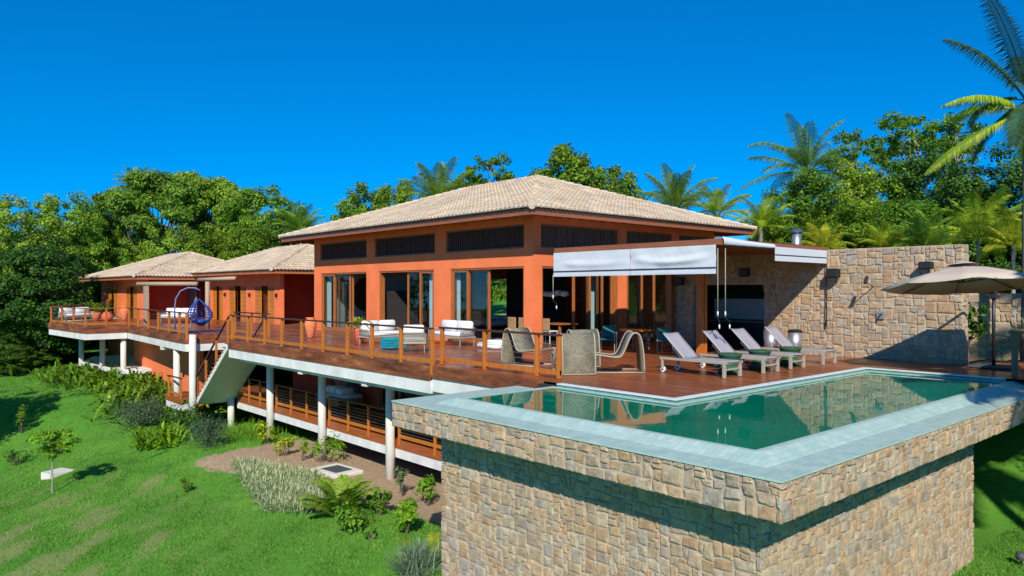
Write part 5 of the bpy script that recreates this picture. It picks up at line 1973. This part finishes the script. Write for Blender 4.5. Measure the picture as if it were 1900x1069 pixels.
t = thing('floor_cushion', 'large white floor cushion at the open door behind the dark rattan chair', 'cushion', (-.9, 1.0, .004))
cushion(t, -.5, -.55, 0, .5, .55, .20, nm='cushion')
cushion(t, -.35, -.4, .20, .35, .4, .30, nm='upper_cushion')
t = thing('bed', 'bed with white linen in the dark room behind the middle sliding doors', 'bed', (5.4, 8.6, .014))
m = MB(); m.bev(-1, -.9, .15, 1, .9, .35, .02); m.build('base', 'dark_wall', t, world=False)
cushion(t, -1, -.9, .35, 1, .9, .60, nm='mattress')
for sy in (-.42, .42):
    cushion(t, .45, sy - .35, .605, .9, sy + .35, .78, nm='pillow')
t = thing('daybed', 'white daybed with heaped pillows on the lower deck', 'daybed', (-2.5, 9.6, -2.89))
m = MB(); m.bev(-.6, -1, .1, .6, 1, .35, .02); m.build('base', 'door_wood', t, world=False)
cushion(t, -.6, -1, .35, .6, 1, .52, nm='mattress')
for k, (a, b) in enumerate(((-.5, 0), (.1, .1), (.6, 0))):
    cushion(t, -.35, a - .25, .525, .3, a + .25, .80 + .12 * b * 10 * .3, nm='pillow')

# parasol
ps = thing('parasol', 'large tan octagonal cantilever parasol at the right end of the deck', 'parasol', (4.75, -13.0, .004))
hubx, huby, hubz, Rp, til = 2.35, -13.0, 2.70, 1.82, .10
tx, ty = -.6, -.75
rim = []
for k in range(8):
    a = 2 * PI * (k + .5) / 8
    x = hubx + Rp * math.cos(a); y = huby + Rp * math.sin(a)
    z = hubz - .50 - .115 * ((x - hubx) * .664 + (y - huby) * .748)
    rim.append(Vector((x, y, z)))
top = Vector((hubx, huby, hubz))
m = MB()
vs = [top]
NS = 5
for k in range(8):
    for s_ in range(NS):
        f_ = s_ / NS
        for r_ in (0.34, .67, 1.0):
            p = rim[k].lerp(rim[(k + 1) % 8], f_)
            q = top.lerp(p, r_)
            q.z += .07 * math.sin(r_ * PI) - .035 * math.sin(f_ * PI) * r_
            vs.append(q)
n_ = 8 * NS
fs = []
for i in range(n_):
    j = (i + 1) % n_
    fs.append((0, 1 + i * 3, 1 + j * 3))
    for r_ in range(2):
        fs.append((1 + i * 3 + r_, 2 + i * 3 + r_, 2 + j * 3 + r_, 1 + j * 3 + r_))
m.add(vs, fs)
cn = m.build('canopy', 'parasol_cloth', ps, True)
cn.modifiers.new('s', 'SOLIDIFY').thickness = .012
m = MB()
vs = []
for k in range(8):
    d_ = rim[k] - top
    vs.append(top + d_ * .20 + Vector((0, 0, .115)))
m.add(vs + [top + Vector((0, 0, .13))], [(k, (k + 1) % 8, 8) for k in range(8)])
m.build('vent_cap', 'parasol_cloth', ps)
hub = top - Vector((0, 0, .42))
m = MB(); m.tube([top, hub], .035, 10); m.build('hub', 'dark_metal', ps)
for k in range(8):
    m = MB(); m.tube([top - Vector((0, 0, .03)), rim[k] - Vector((0, 0, .025))], .014, 6); rb = m.build('rib', 'dark_metal', ps)
    m = MB(); m.tube([hub, top.lerp(rim[k], .5) - Vector((0, 0, .02))], .010, 6); m.build('strut', 'dark_metal', rb)
m = MB(); m.tube([(4.75, -13.0, .05), (4.75, -13.0, 2.2)], .045, 12); m.build('pole', 'dark_metal', ps, True)
m = MB(); m.tube([(4.75, -13.0, 1.95), (4.5, -12.97, 2.20), (3.5, -12.95, 2.42), (hubx + .2, huby, 2.52)], .035, 10); m.build('arm', 'dark_metal', ps, True)
m = MB(); m.bev(4.66, -13.09, 1.85, 4.84, -12.91, 2.08, .02); m.build('crank_box', 'dark_metal', ps)
for sx in (-.5, .02):
    m = MB(); m.bev(4.75 + sx, -13.5, .01, 5.22 + sx, -12.5, .07, .02); m.build('base_slab', 'manhole_grey', ps)

bt = thing('bar_table', 'high wooden table on square posts at the right edge behind the pool corner', 'table', (3.3, -14.5, .004))
m = MB(); m.bev(2.5, -15.5, 1.06, 4.0, -13.9, 1.12, .01); m.build('tabletop', 'wood_post_old', bt)
for x, y in ((2.62, -14.02), (3.88, -14.02), (2.62, -15.38), (3.88, -15.38)):
    m = MB(); m.bev(x - .06, y - .06, .01, x + .06, y + .06, 1.06, .01); m.build('leg', 'wood_post_old', bt)

# ============================================================ GARDEN OBJECTS
x, y = gp(625, 876)
t = thing('inspection_cover', 'grey square inspection cover in a concrete frame on the bare soil', 'manhole', (x, y, tz(x, y)), .1)
m = MB(); m.bev(-.55, -.8, -.2, .55, .8, .10, .02); m.build('frame', 'cream_concrete', t, world=False)
m = MB(); m.box(-.34, -.45, .10, .34, .45, .115); m.build('cover', 'manhole_grey', t, world=False)
x, y = gp(108, 882)
t = thing('concrete_slab', 'pale concrete slab lying in the lawn behind the sapling', 'slab', (x, y, tz(x, y)), .5)
m = MB(); m.add([(-.5, -.2, -.2), (.55, -.45, -.2), (.5, .45, -.2), (-.45, .35, -.2), (-.5, -.2, .16), (.55, -.45, .10), (.5, .45, .14), (-.45, .35, .18)], [(3, 2, 1, 0), (4, 5, 6, 7), (0, 1, 5, 4), (1, 2, 6, 5), (2, 3, 7, 6), (3, 0, 4, 7)])
m.build('concrete_block', 'cream_concrete', t, world=False)
x, y = -7.8, 31.0
x, y = at(160, 52); t = thing('garden_stake', 'thin pale stake lying on the grass below the far terrace', 'stake', (x, y, tz(x, y) + .06), 2.4)
m = MB(); m.tube([(-.8, 0, 0), (.8, .1, .03)], .035, 8); m.build('stick', 'cream_concrete', t, world=False)
x, y = -.62, -14.95
t = thing('sprinkler', 'small grey garden spotlight on a stake in the grass at the lower right', 'garden light', (x, y, tz(x, y)))
m = MB(); m.tube([(0, 0, -.05), (0, 0, .12)], .015, 8); m.build('stake', 'dark_metal', t, world=False)
m = MB(); m.lathe([(.02, .1), (.09, .13), (.11, .2), (.08, .27), (.02, .28)], (0, 0, 0), 14); m.build('lamp_head', 'manhole_grey', t, world=False)


# ------------------------------------------------------------ garden plants
def bush(label, x, y, w_, h_, mat, seed, leaf=.10, ncl=16, per=55, group='shrubs in the garden bed', name='shrub', cr=None, flat=.9, zoff=0.0):
    zb = tz(x, y) + zoff
    t = thing(name, label, 'shrub', (x, y, zb), 0, group)
    me, cc = crown('foliage', [(0, 0, h_ * .55, w_ * .38, w_ * .38, h_ * .36)], ncl, per, leaf, seed, cr or w_ * .2, flat, .3)
    obj('foliage', me, mat, t)
    m = MB()
    for p in cc[:9]:
        m.tube([(0, 0, -.05), (p[0] * .5, p[1] * .5, p[2] * .55), tuple(p)], [.014, .011, .005], 5)
    m.build('stems', 'bark', t, world=False)
    return t


def blades(name, n_, L_, wd, rad, seed, spread=(.2, 1.1), bend=.8):
    """clump of strap leaves"""
    rg = np.random.default_rng(seed)
    V = []
    for i in range(n_):
        az = rg.uniform(0, 2 * PI); e = PI / 2 - rg.uniform(*spread)
        o = rg.normal(size=2) * rad
        ln = L_ * rg.uniform(.6, 1.15)
        dr = np.array([math.cos(az) * math.cos(e), math.sin(az) * math.cos(e), math.sin(e)])
        sd = np.array([-math.sin(az), math.cos(az), 0]) * wd * .5
        p0 = np.array([o[0], o[1], 0]); p1 = p0 + dr * ln * .4
        d2 = dr + np.array([0, 0, -bend * .45]); p2 = p1 + d2 / np.linalg.norm(d2) * ln * .35
        d3 = d2 + np.array([0, 0, -bend * .6]); p3 = p2 + d3 / np.linalg.norm(d3) * ln * .3
        V += [p0 - sd * .5, p0 + sd * .5, p1 + sd, p1 - sd, p1 - sd, p1 + sd, p2 + sd * .85, p2 - sd * .85, p2 - sd * .85, p2 + sd * .85, p3 + sd * .08, p3 - sd * .08]
    return mesh_np(name, np.array(V), np.arange(len(V)).reshape(-1, 4))


B = bush
B('small sunlit shrub at the foot of the second column from the stair', *gp(495, 825), 1.0, 1.0, 'leaf_lime', 31, .13, 14, 40)
B('yellowish shrub on bare soil right of the stair-side shrub', *gp(530, 846), .85, .8, 'leaf_lime', 32, .11, 12, 40)
B('thin upright shrub on bare soil in the middle of the row below the lower railing', *gp(560, 856), .6, 1.0, 'leaf_bright', 33, .10, 9, 34)
B('wide loose shrub in front of the third column with pale stems', *gp(612, 858), 1.5, 1.0, 'leaf_bright', 34, .11, 15, 36)
B('spindly shrub at the foot of the column nearest the pool', *gp(747, 922), .7, 1.05, 'leaf_grey', 35, .10, 8, 28)
B('bright shrub close to the pool base wall on bare soil', *gp(795, 940), .8, 1.1, 'leaf_bright', 36, .11, 12, 40)
B('round green shrub on the lawn edge nearest the pool base wall', *gp(755, 992), .82, .88, 'leaf_bright', 37, .12, 16, 50)
B('green shrub right of the young palm', *gp(705, 958), .8, .85, 'leaf_mid', 38, .12, 13, 45)
B('low spreading green shrub in front of the young palm', *gp(652, 984), 1.25, .62, 'leaf_mid', 39, .12, 18, 45)
B('tiny sparse shrub on the lawn between palm and round shrub', *gp(690, 1003), .6, .3, 'leaf_mid', 40, .08, 6, 20)
B('tiny dark shrub alone in the middle of the lawn', *gp(345, 915), .6, .5, 'leaf_mid', 41, .09, 7, 26)
B('sparse dark shrub at the left edge of the lawn', *gp(30, 866), 1.3, .7, 'leaf_dark', 42, .12, 9, 26)
B('slender young shrub in the tree shadow at upper left of the lawn', *gp(40, 806), .9, 1.5, 'leaf_mid', 43, .12, 10, 30)
B('grey green rosemary-like bush right of the tall white stair column', *gp(385, 832), 2.0, 1.3, 'leaf_grey', 44, .07, 40, 110)
B('grey green bush at the upper lawn edge left of the columns', *gp(262, 793), 2.6, 1.35, 'leaf_grey', 45, .08, 44, 110)
B('dark bush behind the left stair column', -7.3, 15.0, 2.0, 1.3, 'leaf_dark', 46, .10, 26, 80)
t = thing('shrub', 'glossy yellow green strap leaved plant at the base of the leftmost stair column', 'shrub', (*gp(300, 826), tz(*gp(300, 826))), 0, 'shrubs in the garden bed')
obj('foliage', blades('foliage', 240, 1.0, .12, .45, 51, (.1, 1.2)), 'leaf_bright', t)
m = MB(); [m.tube([(math.cos(k) * .3, math.sin(k) * .3, -.05), (math.cos(k) * .38, math.sin(k) * .38, .35)], .02, 5) for k in range(7)]; m.build('stems', 'leaf_bright', t, world=False)
HD = [('glossy hedge plant below the far terrace, leftmost of the row', 165, 47), ('glossy hedge plant below the far terrace, between two white columns', 205, 45), ('glossy hedge plant around the second white column of the far terrace', 240, 43), ('glossy hedge plant in front of the sunlit orange wall', 285, 41), ('glossy hedge plant beside the leftmost tall stair column', 312, 38.5)]
hm = blades('foliage', 620, 1.0, .14, 1.0, 52, (.05, 1.25), .9)
hm.materials.append(MATS['leaf_mid'])
hst = MB()
for k in range(22):
    a = k * 2.4; r_ = .12 * math.sqrt(k) * 2
    hst.tube([(0, 0, -.1), (math.cos(a) * r_, math.sin(a) * r_, .55)], .018, 5)
hsm = bpy.data.meshes.new('stems'); hsm.from_pydata([tuple(p) for p in hst.v], [], hst.f); hsm.materials.append(MATS['leaf_mid'])
for i, (lb, px, d) in enumerate(HD):
    x, y = at(px, d)
    t = thing('hedge_plant', lb, 'hedge', (x, y, tz(x, y)), i * 1.3, 'glossy hedge plants under the far terrace')
    t.scale = (1.15, 1.15, 1.05)
    link(bpy.data.objects.new('foliage', hm), t); link(bpy.data.objects.new('stems', hsm), t)
# grass tuft fountain below the stair
x, y = gp(462, 806)
t = thing('grass_tuft', 'bright green grassy tuft under the foot of the stair', 'grass plant', (x, y, tz(x, y)))
obj('foliage', blades('foliage', 700, .55, .022, .9, 53, (.05, 1.0)), 'leaf_bright', t)
# blue fescue and yellow frond at the lower edge
x, y = gp(775, 1068)
t = thing('grass_tuft', 'spiky blue grey grass tuft at the bottom edge beside the pool wall', 'grass plant', (x, y, tz(x, y)))
obj('foliage', blades('foliage', 500, .75, .018, .16, 54, (.05, 1.1), .5), 'leaf_blue', t)
x, y = gp(806, 1040)
t = thing('young_palm', 'yellowish palm leaf plant tucked against the pool base wall', 'palm', (x, y, tz(x, y)))
obj('fronds', palm_parts(60, 7, .95, (.8, 1.3), (.2, 1.2), 26, .03, .26, .4), 'palm_lime', t)
# variegated ground cover bed: one mass
rg = np.random.default_rng(70)
V = []
poly_c = [gp(432, 862), gp(588, 888), gp(612, 952), gp(500, 950)]
for i in range(6500):
    u, v_ = rg.random(), rg.random()
    a = np.array(poly_c[0]) * (1 - u) + np.array(poly_c[3]) * u
    b = np.array(poly_c[1]) * (1 - u) + np.array(poly_c[2]) * u
    p = a * (1 - v_) + b * v_ + rg.normal(size=2) * .12
    z = tz(p[0], p[1])
    az = rg.uniform(0, 2 * PI); e = rg.uniform(.35, 1.45); ln = rg.uniform(.28, .62)
    dr = np.array([math.cos(az) * math.cos(e), math.sin(az) * math.cos(e), math.sin(e)])
    sd = np.array([-math.sin(az), math.cos(az), 0]) * rg.uniform(.011, .020)
    p0 = np.array([p[0], p[1], z]); p1 = p0 + dr * ln * .55; p2 = p1 + (dr + np.array([0, 0, -.55])) * ln * .45
    V += [p0 - sd * .6, p0 + sd * .6, p1 + sd, p1 - sd, p1 - sd, p1 + sd, p2 + sd * .1, p2 - sd * .1]
vm = mesh_np('variegated_ground_cover', np.array(V), np.arange(len(V)).reshape(-1, 4))
tag(obj('variegated_ground_cover', vm, 'leaf_variegated'), 'bed of pale striped ribbon leaves in the middle of the lawn', 'ground cover', kind='stuff')

# young areca palm on the lawn
x, y = gp(632, 958)
t = thing('young_palm', 'young green areca palm with orange stems in the garden bed', 'palm', (x, y, tz(x, y)), 0)
pm = palm_parts(61, 18, 1.2, (.9, 1.6), (.8, 1.5), 40, .035, .36, .45); obj('fronds', pm, 'palm_leaf', t)
m = MB()
for k in range(7):
    a = k * .9
    m.tube([(.1 * math.cos(a), .1 * math.sin(a), -.05), (.05 * math.cos(a), .05 * math.sin(a), .35)], .025, 6)
m.build('stems', 'dry_frond', t, world=False)

# sapling on the lawn with umbrella crown
x, y = gp(97, 916)
t = thing('sapling', 'slender sapling with an umbrella of feathery leaves on the lawn', 'tree', (x, y, tz(x, y)))
me, cc = crown('crown', [(0, 0, 2.0, .85, .85, .20), (.05, 0, 1.5, .5, .5, .26), (.3, -.4, 1.8, .5, .5, .15)], 60, 40, .13, 62, .2, .3, .2)
obj('crown', me, 'leaf_bright', t)
m = MB(); branches(m, (0, 0, -.1), (.02, 0, 1.35), [cc[i] for i in range(14)], .028, random.Random(3), 5); m.build('trunk', 'pale_bark', t, world=False)

# ============================================================ TREES
tree_proto('oak', [(0, 0, 7.2, 3.0, 3.0, 2.4), (1.6, .8, 6.0, 2.2, 2.2, 1.8), (-1.7, -.4, 6.2, 2.2, 2.4, 1.8), (.2, -1.8, 5.6, 2.2, 2.0, 1.9), (-.3, 1.9, 5.2, 2.2, 2.0, 1.9)], 191, 200, 0.223, 101, 'leaf_mid', .24, 4.0, 0.68, .62)
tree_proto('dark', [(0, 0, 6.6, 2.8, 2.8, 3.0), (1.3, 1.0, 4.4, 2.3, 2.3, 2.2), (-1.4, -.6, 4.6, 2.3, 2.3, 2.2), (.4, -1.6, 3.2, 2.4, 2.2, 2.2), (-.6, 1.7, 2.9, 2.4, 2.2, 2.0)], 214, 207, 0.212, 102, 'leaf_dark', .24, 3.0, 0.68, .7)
tree_proto('umbrella', [(0, 0, 8.9, 2.2, 2.2, .7), (2.3, .6, 8.3, 1.6, 1.6, .6), (-2.4, -.5, 8.4, 1.7, 1.7, .55), (.6, -2.4, 7.9, 1.6, 1.6, .6), (-.6, 2.4, 7.8, 1.6, 1.6, .6), (3.6, -.6, 7.3, 1.3, 1.3, .5), (-3.8, .6, 7.5, 1.3, 1.3, .45), (1.8, -1.9, 6.6, 1.1, 1.1, .45), (-1.9, 1.4, 6.3, 1.2, 1.1, .45), (-2.6, -2.0, 6.8, 1.1, 1.1, .4)], 209, 188, 0.193, 103, 'leaf_olive', .15, 3.4, .62, .5, .3, 'bark', 40)
tree_proto('olive', [(0, 0, 7.0, 2.6, 2.6, 2.4), (1.5, .7, 5.2, 2.1, 2.1, 2.0), (-1.5, -.7, 5.4, 2.1, 2.1, 2.0), (0, 1.6, 3.6, 2.2, 2.0, 1.8), (.2, -1.6, 3.4, 2.2, 2.0, 1.8)], 191, 191, 0.186, 104, 'leaf_olive', .22, 3.2, 0.64, .6, .55, 'pale_bark')
tree_proto('sparse', [(0, 0, 8.3, 2.0, 2.0, 1.3), (1.5, .5, 7.2, 1.4, 1.4, 1.0), (-1.5, -.4, 7.4, 1.4, 1.4, 1.0), (.3, -1.2, 6.3, 1.5, 1.4, 1.0)], 75, 72, 0.186, 105, 'leaf_mid', .13, 4.6, 0.42, .5, .5, 'pale_bark', 30)
tree_proto('round', [(0, 0, 7.2, 2.6, 2.6, 2.2), (1.8, 0, 5.8, 2.1, 2.1, 1.9), (-1.8, .4, 5.9, 2.1, 2.1, 1.9), (0, -1.6, 5.2, 2.2, 2.0, 2.0), (.4, 1.6, 4.6, 2.2, 2.0, 2.0)], 253, 159, 0.218, 106, 'leaf_mid', .20, 3.2, .55, .65, .5)
tree_proto('low', [(0, 0, 5.4, 3.2, 3.2, 3.8), (2.2, .8, 3.6, 2.4, 2.4, 2.8), (-2.2, -.6, 3.8, 2.4, 2.4, 2.8), (.4, 2.2, 3.0, 2.4, 2.4, 2.6), (.2, -2.2, 2.8, 2.4, 2.4, 2.6)], 238, 200, 0.212, 107, 'leaf_mid', .2, 1.8, 0.68, .72)
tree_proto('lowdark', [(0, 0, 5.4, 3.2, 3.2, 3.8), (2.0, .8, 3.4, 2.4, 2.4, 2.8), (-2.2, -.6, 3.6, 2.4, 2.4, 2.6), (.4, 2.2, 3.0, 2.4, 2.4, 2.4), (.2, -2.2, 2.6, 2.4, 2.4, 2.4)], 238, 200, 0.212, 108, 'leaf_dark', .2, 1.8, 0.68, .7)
GL, GB, GR = 'trees at the left behind the guest houses', 'trees behind the main roof', 'trees on the slope at the right'
for a in (
    # key, px, top, d, width scale, label
    ('umbrella', 285, 322, 74, 1.45, 'wide flat crowned tree rising above the far guest house', GL),
    ('umbrella', 395, 330, 78, 1.35, 'wide flat crowned tree right of the other umbrella crown, bare limbs below it', GL),
    ('umbrella', 338, 322, 82, 1.35, 'wide flat crowned tree closing the gap between the other two umbrella crowns', GL),
    ('oak', 490, 352, 70, 1.15, 'tall tree with rounded crown left of the main roof', GL),
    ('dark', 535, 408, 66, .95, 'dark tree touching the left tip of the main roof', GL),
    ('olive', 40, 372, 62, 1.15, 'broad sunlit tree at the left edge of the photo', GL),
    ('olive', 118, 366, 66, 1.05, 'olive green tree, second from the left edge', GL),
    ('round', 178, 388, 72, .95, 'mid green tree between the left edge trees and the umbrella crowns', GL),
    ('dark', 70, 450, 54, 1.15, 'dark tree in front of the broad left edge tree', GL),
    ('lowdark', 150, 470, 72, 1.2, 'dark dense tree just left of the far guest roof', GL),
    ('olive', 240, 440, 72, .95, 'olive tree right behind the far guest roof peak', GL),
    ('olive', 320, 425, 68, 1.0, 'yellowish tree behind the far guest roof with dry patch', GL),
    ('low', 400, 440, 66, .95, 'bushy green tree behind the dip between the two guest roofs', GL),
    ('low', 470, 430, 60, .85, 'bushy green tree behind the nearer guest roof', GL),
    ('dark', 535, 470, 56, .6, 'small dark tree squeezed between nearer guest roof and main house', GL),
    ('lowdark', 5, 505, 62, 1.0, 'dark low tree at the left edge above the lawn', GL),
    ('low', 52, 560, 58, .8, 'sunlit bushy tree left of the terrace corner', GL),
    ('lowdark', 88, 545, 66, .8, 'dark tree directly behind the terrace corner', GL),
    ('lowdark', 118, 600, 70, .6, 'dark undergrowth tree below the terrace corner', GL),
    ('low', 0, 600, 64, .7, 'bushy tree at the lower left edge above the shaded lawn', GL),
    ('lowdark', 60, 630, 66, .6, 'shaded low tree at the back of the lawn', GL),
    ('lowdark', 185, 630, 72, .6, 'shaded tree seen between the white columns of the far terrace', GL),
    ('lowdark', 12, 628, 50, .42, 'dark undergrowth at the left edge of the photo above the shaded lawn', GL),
    ('low', 62, 640, 53, .40, 'sunlit undergrowth bush left of the terrace corner at the back of the lawn', GL),
    ('lowdark', 108, 645, 56, .38, 'dark undergrowth right below the terrace corner', GL),
    ('lowdark', 160, 655, 60, .36, 'dark undergrowth behind the leftmost white columns', GL),
    ('lowdark', 20, 420, 84, 1.3, 'distant dark tree filling the gap at the left edge', GL),
    ('lowdark', 215, 400, 92, 1.3, 'distant dark tree below the umbrella crowns', GL),
    ('dark', 470, 440, 82, 1.0, 'distant dark tree right of the umbrella crowns', GL),
    ('round', 680, 352, 52, .75, 'round bright green tree behind the left slope of the main roof', GB),
    ('low', 745, 348, 50, .7, 'green tree between the round tree and the palm behind the roof', GB),
    ('sparse', 905, 290, 50, .8, 'thin tree with loose tufts just left of the roof peak', GB),
    ('low', 880, 335, 54, .6, 'low leafy tree beneath the thin tufted tree', GB),
    ('round', 1050, 282, 48, 1.0, 'large leafy tree right behind the roof peak', GB),
    ('round', 1130, 322, 50, .8, 'leafy tree sloping down right of the roof peak tree', GB),
    ('low', 1185, 372, 52, .5, 'dark low tree behind the right slope of the main roof', GB),
    ('sparse', 1690, 212, 46, 1.25, 'tall airy tree with dark tufts against the sky at the upper right', GR),
    ('sparse', 1590, 245, 44, .7, 'smaller airy tree right of the big coconut palm', GR),
    ('sparse', 1765, 232, 44, 1.1, 'leafy tree left of the near palm fronds', GR),
    ('low', 1500, 330, 38, .78, 'vine covered tree below the big coconut palm', GR),
    ('olive', 1555, 315, 40, .8, 'olive tree with dry twigs in the middle of the right slope', GR),
    ('low', 1640, 318, 42, .85, 'large bushy tree above the stone wall', GR),
    ('lowdark', 1730, 290, 40, .8, 'dark bushy tree above the right end of the stone wall', GR),
    ('low', 1585, 385, 34, .58, 'sunlit bushy tree close behind the stone wall, left one', GR),
    ('low', 1680, 380, 34, .58, 'sunlit bushy tree close behind the stone wall, right one', GR),
    ('low', 1470, 405, 36, .5, 'bushy tree right behind the steel chimney pipe', GR),
    ('lowdark', 1800, 330, 36, .75, 'deeply shaded tree behind the near palm trunk', GR),
    ('lowdark', 1885, 300, 34, .8, 'deeply shaded tree at the right edge', GR),
    ('lowdark', 1420, 405, 44, .5, 'dark tree right of the roof tip', GR),
):
    k, px, top_, d_, w_, lb, gr = a
    put_tree(k, 'tree', px, top_, d_, w_, lb, group=gr)

# far wood closing the view
me, cc = crown('far_wood', [(math.cos(a) * r_, math.sin(a) * r_, 3 + 0.0 * a, 9, 9, 5) for a in np.linspace(math.radians(28), math.radians(106), 46) for r_ in (98, 118)], 1300, 26, 1.0, 140, 2.6, .7)
fw = obj('far_wood', me, 'leaf_dark')
fw.location = (CAM[0], CAM[1], -3)
tag(fw, 'dark wood far behind the houses', 'wood', kind='stuff')

# coconut palms
pA = palm_parts(201, 22, 3.9, (.8, 1.7), (-.15, 1.5), 64, .036, .85, 1.3); pA.materials.append(MATS['palm_leaf'])
pB = palm_parts(202, 22, 3.2, (.6, 1.2), (.25, 1.5), 58, .040, .8, 1.0); pB.materials.append(MATS['palm_leaf'])
pC = palm_parts(203, 20, 2.6, (.8, 1.5), (.0, 1.45), 52, .034, .65, .9); pC.materials.append(MATS['palm_lime'])
AZL = math.atan2(-RT[1], -RT[0])
pN = palm_parts(204, 0, 1, fronds=[(AZL + .1, .40, .95, 2.5), (AZL + .05, -.42, .40, 3.5), (AZL - 1.3, .5, 1.1, 2.6), (AZL + 1.5, .35, 1.2, 2.6), (AZL + 2.6, .3, 1.2, 2.8), (AZL + 3.3, .1, 1.0, 2.8), (AZL + 2.1, -.3, .8, 2.4), (AZL - 2.2, -.2, .9, 2.4)], leaflets=80, wid=.036, ll=.62, hang=1.5); pN.materials.append(MATS['palm_lime'])
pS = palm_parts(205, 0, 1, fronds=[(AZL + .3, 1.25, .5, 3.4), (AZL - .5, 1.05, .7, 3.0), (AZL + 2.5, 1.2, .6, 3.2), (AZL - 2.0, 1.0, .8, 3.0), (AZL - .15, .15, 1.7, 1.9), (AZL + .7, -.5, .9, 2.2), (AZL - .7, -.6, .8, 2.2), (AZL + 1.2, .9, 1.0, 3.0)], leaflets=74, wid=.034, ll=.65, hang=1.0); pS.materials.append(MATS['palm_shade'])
GP = 'palms around the houses'
def P_(lb, px, pyc, d, me, sc_, rz, trunk=True, tr=.13):
    return put_palm('palm_tree', lb, at(px, d), zat(pyc, d), me, (.3, .2), sc_, rz, tr, GP, trunk)
P_('big coconut palm standing against the sky right of the main roof', 1500, 318, 44, pA, 1.0, .5, tr=.16)
P_('coconut palm with upright fronds just right of the roof slope', 1252, 388, 42, pB, .85, 1.0)
P_('smaller palm with arching fronds between the upright palm and the big one', 1330, 400, 40, pC, .8, 2.0)
P_('yellowish palm with drooping fronds at the right tip of the main roof', 1412, 420, 36, pC, .75, 4.0)
P_('coconut palm rising behind the left slope of the main roof', 812, 378, 46, pB, .95, 2.4)
P_('distant palm whose fronds top the wide flat crowned tree', 250, 350, 90, pB, .95, 3.0)
P_('small palm left of the main roof tip', 555, 430, 60, pB, .8, 5.0)
# near palm at the right edge
xy = (7.85, -13.0)
nz = zat(212, 22.2)
t = put_palm('palm_tree', 'near coconut palm at the right edge with long sunlit yellow green fronds', xy, nz, pN, (0, 0), 1.0, 0.0, .13, GP)
for ch in t.children:
    if ch.name.startswith('trunk'):
        ch.data.materials[0] = MATS['bark']
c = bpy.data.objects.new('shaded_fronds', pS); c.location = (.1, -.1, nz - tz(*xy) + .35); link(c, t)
# tropical plants behind the stone wall
GQ = 'tropical plants behind the stone wall'
for lb, px, d, pyc, me, s_, rz in (('lime green fan of palm fronds just right of the chimney pipe', 1530, 31, 462, pC, .52, .3), ('low palm fronds peeping over the middle of the stone wall', 1640, 31, 462, pC, .5, 1.3), ('low palm fronds over the right part of the stone wall', 1715, 30, 455, pB, .5, 2.3),
                                   ('bushy palm right of the stone wall end', 1815, 27, 440, pC, .75, 3.1), ('palm at the right edge above the parasol', 1880, 25, 455, pC, .65, 4.4)):
    put_palm('palm_plant', lb, at(px, d), zat(pyc, d), me, (0, 0), s_, rz, .08, GQ)
t = thing('dracaena', 'spiky plant in front of the shaded stone wall right of the parasol pole', 'plant', (6.6, -13.6, .0))
o = obj('foliage', blades('foliage', 130, .95, .05, .05, 81, (.0, 1.5), .5), 'leaf_blue', t); o.location = (0, 0, .85)
m = MB(); m.tube([(0, 0, 0), (.05, 0, .9)], .05, 8); m.build('stem', 'bark', t, world=False)
t = thing('dracaena', 'dark twiggy shrub in the corner between the two stone walls', 'plant', (6.3, -11.9, .0))
me, cc = crown('foliage', [(0, 0, 1.1, .5, .5, .6)], 16, 30, .18, 82, .25, .8); obj('foliage', me, 'leaf_dark', t)
m = MB(); branches(m, (0, 0, -.05), (0, 0, .4), [cc[i] for i in range(8)], .04, random.Random(8), 5); m.build('stem', 'bark', t, world=False)

# trees standing left and right of the view; they throw the shade on the lawn and on the right end of the pool
pT = palm_parts(206, 20, 3.2, (1.0, 1.8), (-.2, 1.4), 46, .07, .75, .7); pT.materials.append(MATS['palm_leaf'])
put_palm('palm_tree', 'tall coconut palm outside the view to the right, shading the shaded second wall', (1.2, -23.0), 9.0, pT, (0, 0), 1.0, .4, .16, GP)
put_palm('palm_tree', 'shorter coconut palm outside the view to the right, shading the pool end', (-4.7, -21.4), 6.3, pT, (0, 0), .95, 1.4, .16, GP)
put_tree('low', 'tree', 0, 0, 1, .75, 'dense tree outside the view to the right, shading the ground below the pool end', group=GR, xy=(-1.0, -21.6), height=8.0)
put_tree('oak', 'tree', 0, 0, 1, .95, 'tree outside the view to the left, shading the far lawn', group=GL, xy=(-19.4, 20.0), height=11.2)
put_tree('low', 'tree', 0, 0, 1, .8, 'bushy tree outside the view to the left, shading the lawn edge', group=GL, xy=(-21.5, 24.5), height=10.5)

# small lanterns on the guest house walls
for lb, y in (('small black wall lantern between the two right doors of the nearer guest house', 27.25), ('small black wall lantern at the right corner of the nearer guest house', 23.2), ('small black wall lantern left of the doors of the nearer guest house', 31.45)):
    t = thing('wall_lantern', lb, 'lamp', (.73, y, 1.78), 0, 'wall lanterns of the guest house')
    m = MB(); m.box(-.02, -.06, -.10, 0.01, .06, .10); m.build('back_plate', 'black_plastic', t, world=False)
    m = MB(); m.lathe([(.03, -.12), (.055, -.10), (.055, .10), (.03, .12)], (-.085, 0, 0), 12); m.build('housing', 'black_plastic', t, world=False)
